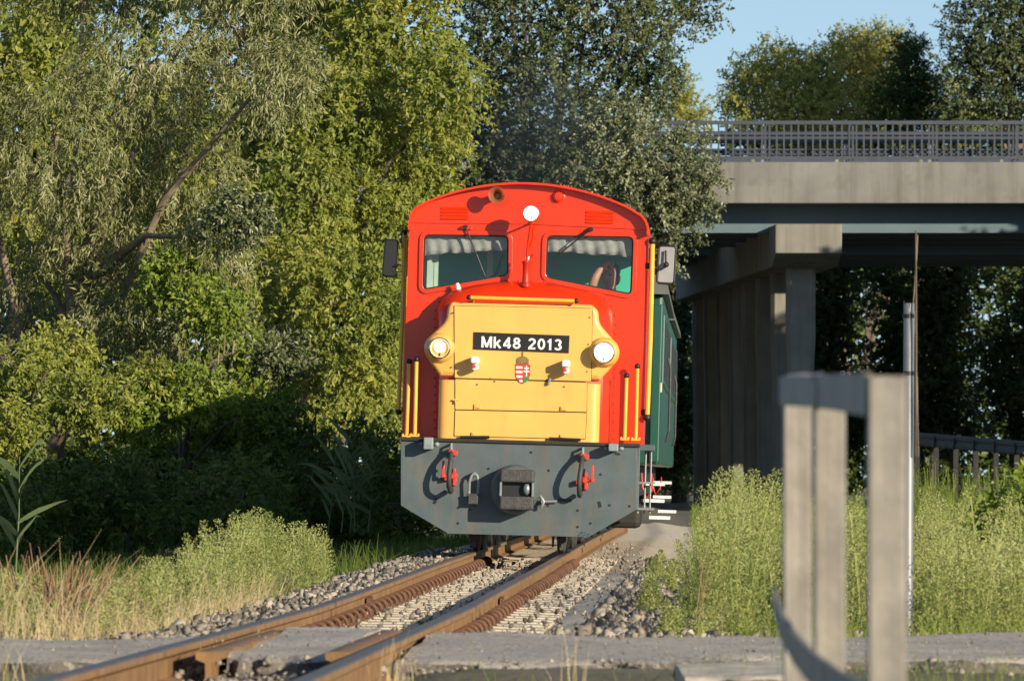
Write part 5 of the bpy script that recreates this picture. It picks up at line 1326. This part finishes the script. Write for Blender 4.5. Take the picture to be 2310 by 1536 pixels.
# dead stalks and a few green stems standing out of the right-hand weeds
def reg_stalk():
    while True:
        Y = random.uniform(31, 58); px = random.uniform(1480, 2400); g = gpos(px, Y)
        if g[0] - tx(Y) > 1.45: return g
V, T = blades(260, reg_stalk, .35, .85, .006, .35, None); tag(np_obj('dry_stalks', V, T, LF['brown']), 'brown dead stalks standing among the right-hand weeds', 'weeds', kind='stuff')
V, T = blades(900, reg_stalk, .25, .6, .009, .6, None); tag(np_obj('grass', V, T, LF['under']), 'dark green grass blades growing between the right-hand weeds', 'grass', kind='stuff')

def reg_edge():
    Y = random.uniform(50, 92); x = tx(Y) - random.uniform(.95, 2.0); return (x, Y, ground_z(x, Y))
V, T = blades(3000, reg_edge, .15, .42, .012, .9, None); tag(np_obj('undergrowth', V, T, LF['under']), 'rank grass at the ballast edge left of the locomotive', 'undergrowth', kind='stuff')
# ------------------------------------------------------------------ pole, barrier, guard rail
c = P(2047, 1440, 31.2); b = Vector((c.x, 31.2, ground_z(c.x, 31.2) - .02))
o = tag(empty('marker_pole', b), 'slim grey metal pole standing in the weeds at right', 'pole')
tp = P(2051, 684, 31.2)
t_ = Vector((tp.x - b.x, 0, tp.z - b.z))
MB().tube([Vector((0, 0, 0)), t_], .0255, 14).build('tube', M['galv'], o, smooth=50)
for py in (713, 842): q = P(2050, py, 31.2) - b; MB().lathe(q, [(-.010, .028), (.010, .028)], (0, 0, 1), 14, False).build('binding', M['black'], o)
for k, (a, d_) in enumerate((((2066, 520), (2066, 1028)), ((2070, 530), (2060, 690)), ((2063, 700), (2072, 1030)))):
    p0, p1 = P(*a, 31.15) - b, P(*d_, 31.15) - b
    p0.y = p1.y = -.045
    MB().tube([p0, p0.lerp(p1, .5) + Vector((.002, 0, 0)), p1], [.0045, .006, .004] if k == 0 else [.003, .004, .002], 6).build('cane', M['rod'] if k == 0 else M['twig'], o, smooth=60)
# steel barrier close to the camera: channel uprights joined by flat bands, running away from the viewer
base = P(2000, 1900, 10.0); o = tag(empty('steel_barrier', (base.x, 10.0, -.12)), 'weathered grey steel barrier close to the camera at right, out of focus', 'barrier')
B1 = Vector(o.location)
def upright(pxl, pxr, pyt, Y, lip, name='upright'):
    a, b_ = P(pxl, pyt, Y), P(pxr, pyt, Y); mb = MB(); x0, x1, zt_ = a.x - B1.x, b_.x - B1.x, a.z - B1.z; w_ = x1 - x0; y = Y - B1.y
    lw = lip * Y / F
    prof = [(x0, y - .022), (x0 + lw * .25, y - .022), (x0 + lw, y - .004), (x0 + lw + .002, y), (x1 - .004, y), (x1, y + .004), (x1, y + .045), (x1 - .006, y + .045), (x1 - .006, y + .008), (x0 + .006, y + .008), (x0 + .006, y + .045), (x0, y + .045)]
    mb.loft([[(x, yy, -.02) for x, yy in prof], [(x, yy, zt_) for x, yy in prof]]); return mb.build(name, M['barrier'], o, bevel=.003)
upright(1960, 2046, 848, 10.0, 22); upright(1838, 1908, 862, 11.3, 16); upright(1768, 1832, 862, 12.2, 24)
mb = MB()
def band(name, pts, hgt, th=.008):
    mb = MB(); rings = []
    for i, p in enumerate(pts):
        p = Vector(p) - B1; q = Vector(pts[min(i + 1, len(pts) - 1)]) - Vector(pts[max(i - 1, 0)]); nrm = Vector((q.y, -q.x, 0)).normalized() * th
        h = hgt[i] if hasattr(hgt, '__len__') else hgt
        rings.append([tuple(p), tuple(p + Vector((0, 0, -h))), tuple(p + nrm + Vector((0, 0, -h))), tuple(p + nrm)])
    n = len(rings); vs = [v for r in rings for v in r]; fs = [(i * 4 + k, i * 4 + (k + 1) % 4, i * 4 + 4 + (k + 1) % 4, i * 4 + 4 + k) for i in range(n - 1) for k in range(4)] + [(0, 1, 2, 3), tuple((n - 1) * 4 + k for k in range(4))]
    return mb.add(vs, fs).build(name, M['barrier'], o, smooth=30)
band('top_band', [P(1768, 850, 12.25), P(1835, 846, 11.5), P(1900, 843, 10.8), P(1966, 840, 9.99)], [.052, .055, .06, .066])
band('lower_band', [P(1752, 1322, 12.3), P(1757, 1345, 12.0), P(1772, 1385, 11.6), P(1800, 1428, 11.2), P(1840, 1470, 10.8), P(1900, 1512, 10.4), P(1975, 1545, 9.98)], [.03, .04, .045, .05, .055, .06, .06])
mb = MB()
for px, py, Y, sx in ((1790, 852, 12.2, .02), (1812, 849, 12.2, .025), (1848, 850, 11.3, .016)): q = P(px, py, Y) - B1; mb.sphere((q.x, q.y + .01, q.z), .012, 5, (sx / .012, 1, .6))
tag(mb.build('weld_caps', M['galv'], o, smooth=60), kind='stuff')
# road guard rail far under the bridge, its dark colours standing in for shade
go = tag(empty('guard_rail', (11.5, 150, -.3)), 'dark road guard rail with posts under the bridge at the right', 'guard rail'); G0 = Vector(go.location)
mb = MB(); A, Bp = P(2010, 985, 150), P(2420, 1020, 138)
wv = [(0, .15), (-.05, .11), (-.05, .05), (.02, .02), (.02, -.02), (-.05, -.05), (-.05, -.11), (0, -.15)]
vs_ = [tuple(q - G0 + Vector((0, a_, b_))) for q in (A, Bp) for a_, b_ in wv]; mb.add(vs_, [(i, i + 1, 9 + i, 8 + i) for i in range(7)])
gb = mb.build('rail_beam', M['guard'], go); gb.modifiers.new('solid', 'SOLIDIFY').thickness = .006
for k in range(9):
    q = A.lerp(Bp, (k + .4) / 9) - G0; MB().box((q.x, q.y + .1, q.z / 2), (.11, .1, abs(q.z) + .2)).build('post', M['dark'], go)
# ------------------------------------------------------------------ exhaust smoke above the engine hood
def smoke():
    c = Vector((.25, 61.3, 3.85)); mb = MB(); mb.sphere((0, 0, 0), 1.0, 10, (.85, 1.3, .95))
    m = bpy.data.materials.new('exhaust_smoke'); m.use_nodes = True; nt = m.node_tree; nt.nodes.remove(nt.nodes['Principled BSDF'])
    v = nt.nodes.new('ShaderNodeVolumePrincipled'); v.inputs['Color'].default_value = (.14, .17, .20, 1); v.inputs['Anisotropy'].default_value = .2
    tc = nt.nodes.new('ShaderNodeTexCoord'); ln = nt.nodes.new('ShaderNodeVectorMath'); ln.operation = 'LENGTH'
    sc3 = nt.nodes.new('ShaderNodeVectorMath'); sc3.operation = 'MULTIPLY'; sc3.inputs[1].default_value = (1 / .85, 1 / 1.3, 1 / .95)
    nt.links.new(tc.outputs['Object'], sc3.inputs[0]); nt.links.new(sc3.outputs[0], ln.inputs[0])
    nz = nt.nodes.new('ShaderNodeTexNoise'); nz.inputs['Scale'].default_value = 1.6; nz.inputs['Detail'].default_value = 3; nt.links.new(tc.outputs['Object'], nz.inputs['Vector'])
    fall = nt.nodes.new('ShaderNodeMapRange'); fall.interpolation_type = 'SMOOTHSTEP'; fall.inputs['From Min'].default_value = .95; fall.inputs['From Max'].default_value = .2; nt.links.new(ln.outputs['Value'], fall.inputs['Value'])
    nr = nt.nodes.new('ShaderNodeMapRange'); nr.inputs['From Min'].default_value = .38; nr.inputs['From Max'].default_value = .65; nt.links.new(nz.outputs['Fac'], nr.inputs['Value'])
    mu = nt.nodes.new('ShaderNodeMath'); mu.operation = 'MULTIPLY'; nt.links.new(fall.outputs[0], mu.inputs[0]); nt.links.new(nr.outputs[0], mu.inputs[1])
    m2 = nt.nodes.new('ShaderNodeMath'); m2.operation = 'MULTIPLY'; m2.inputs[1].default_value = .55; nt.links.new(mu.outputs[0], m2.inputs[0])
    nt.links.new(m2.outputs[0], v.inputs['Density']); nt.links.new(v.outputs[0], nt.nodes['Material Output'].inputs['Volume'])
    o = mb.build('exhaust_smoke', m, smooth=80); o.location = c
    tag(o, 'thin bluish exhaust smoke drifting above the locomotive roof', 'smoke', kind='stuff')
smoke()
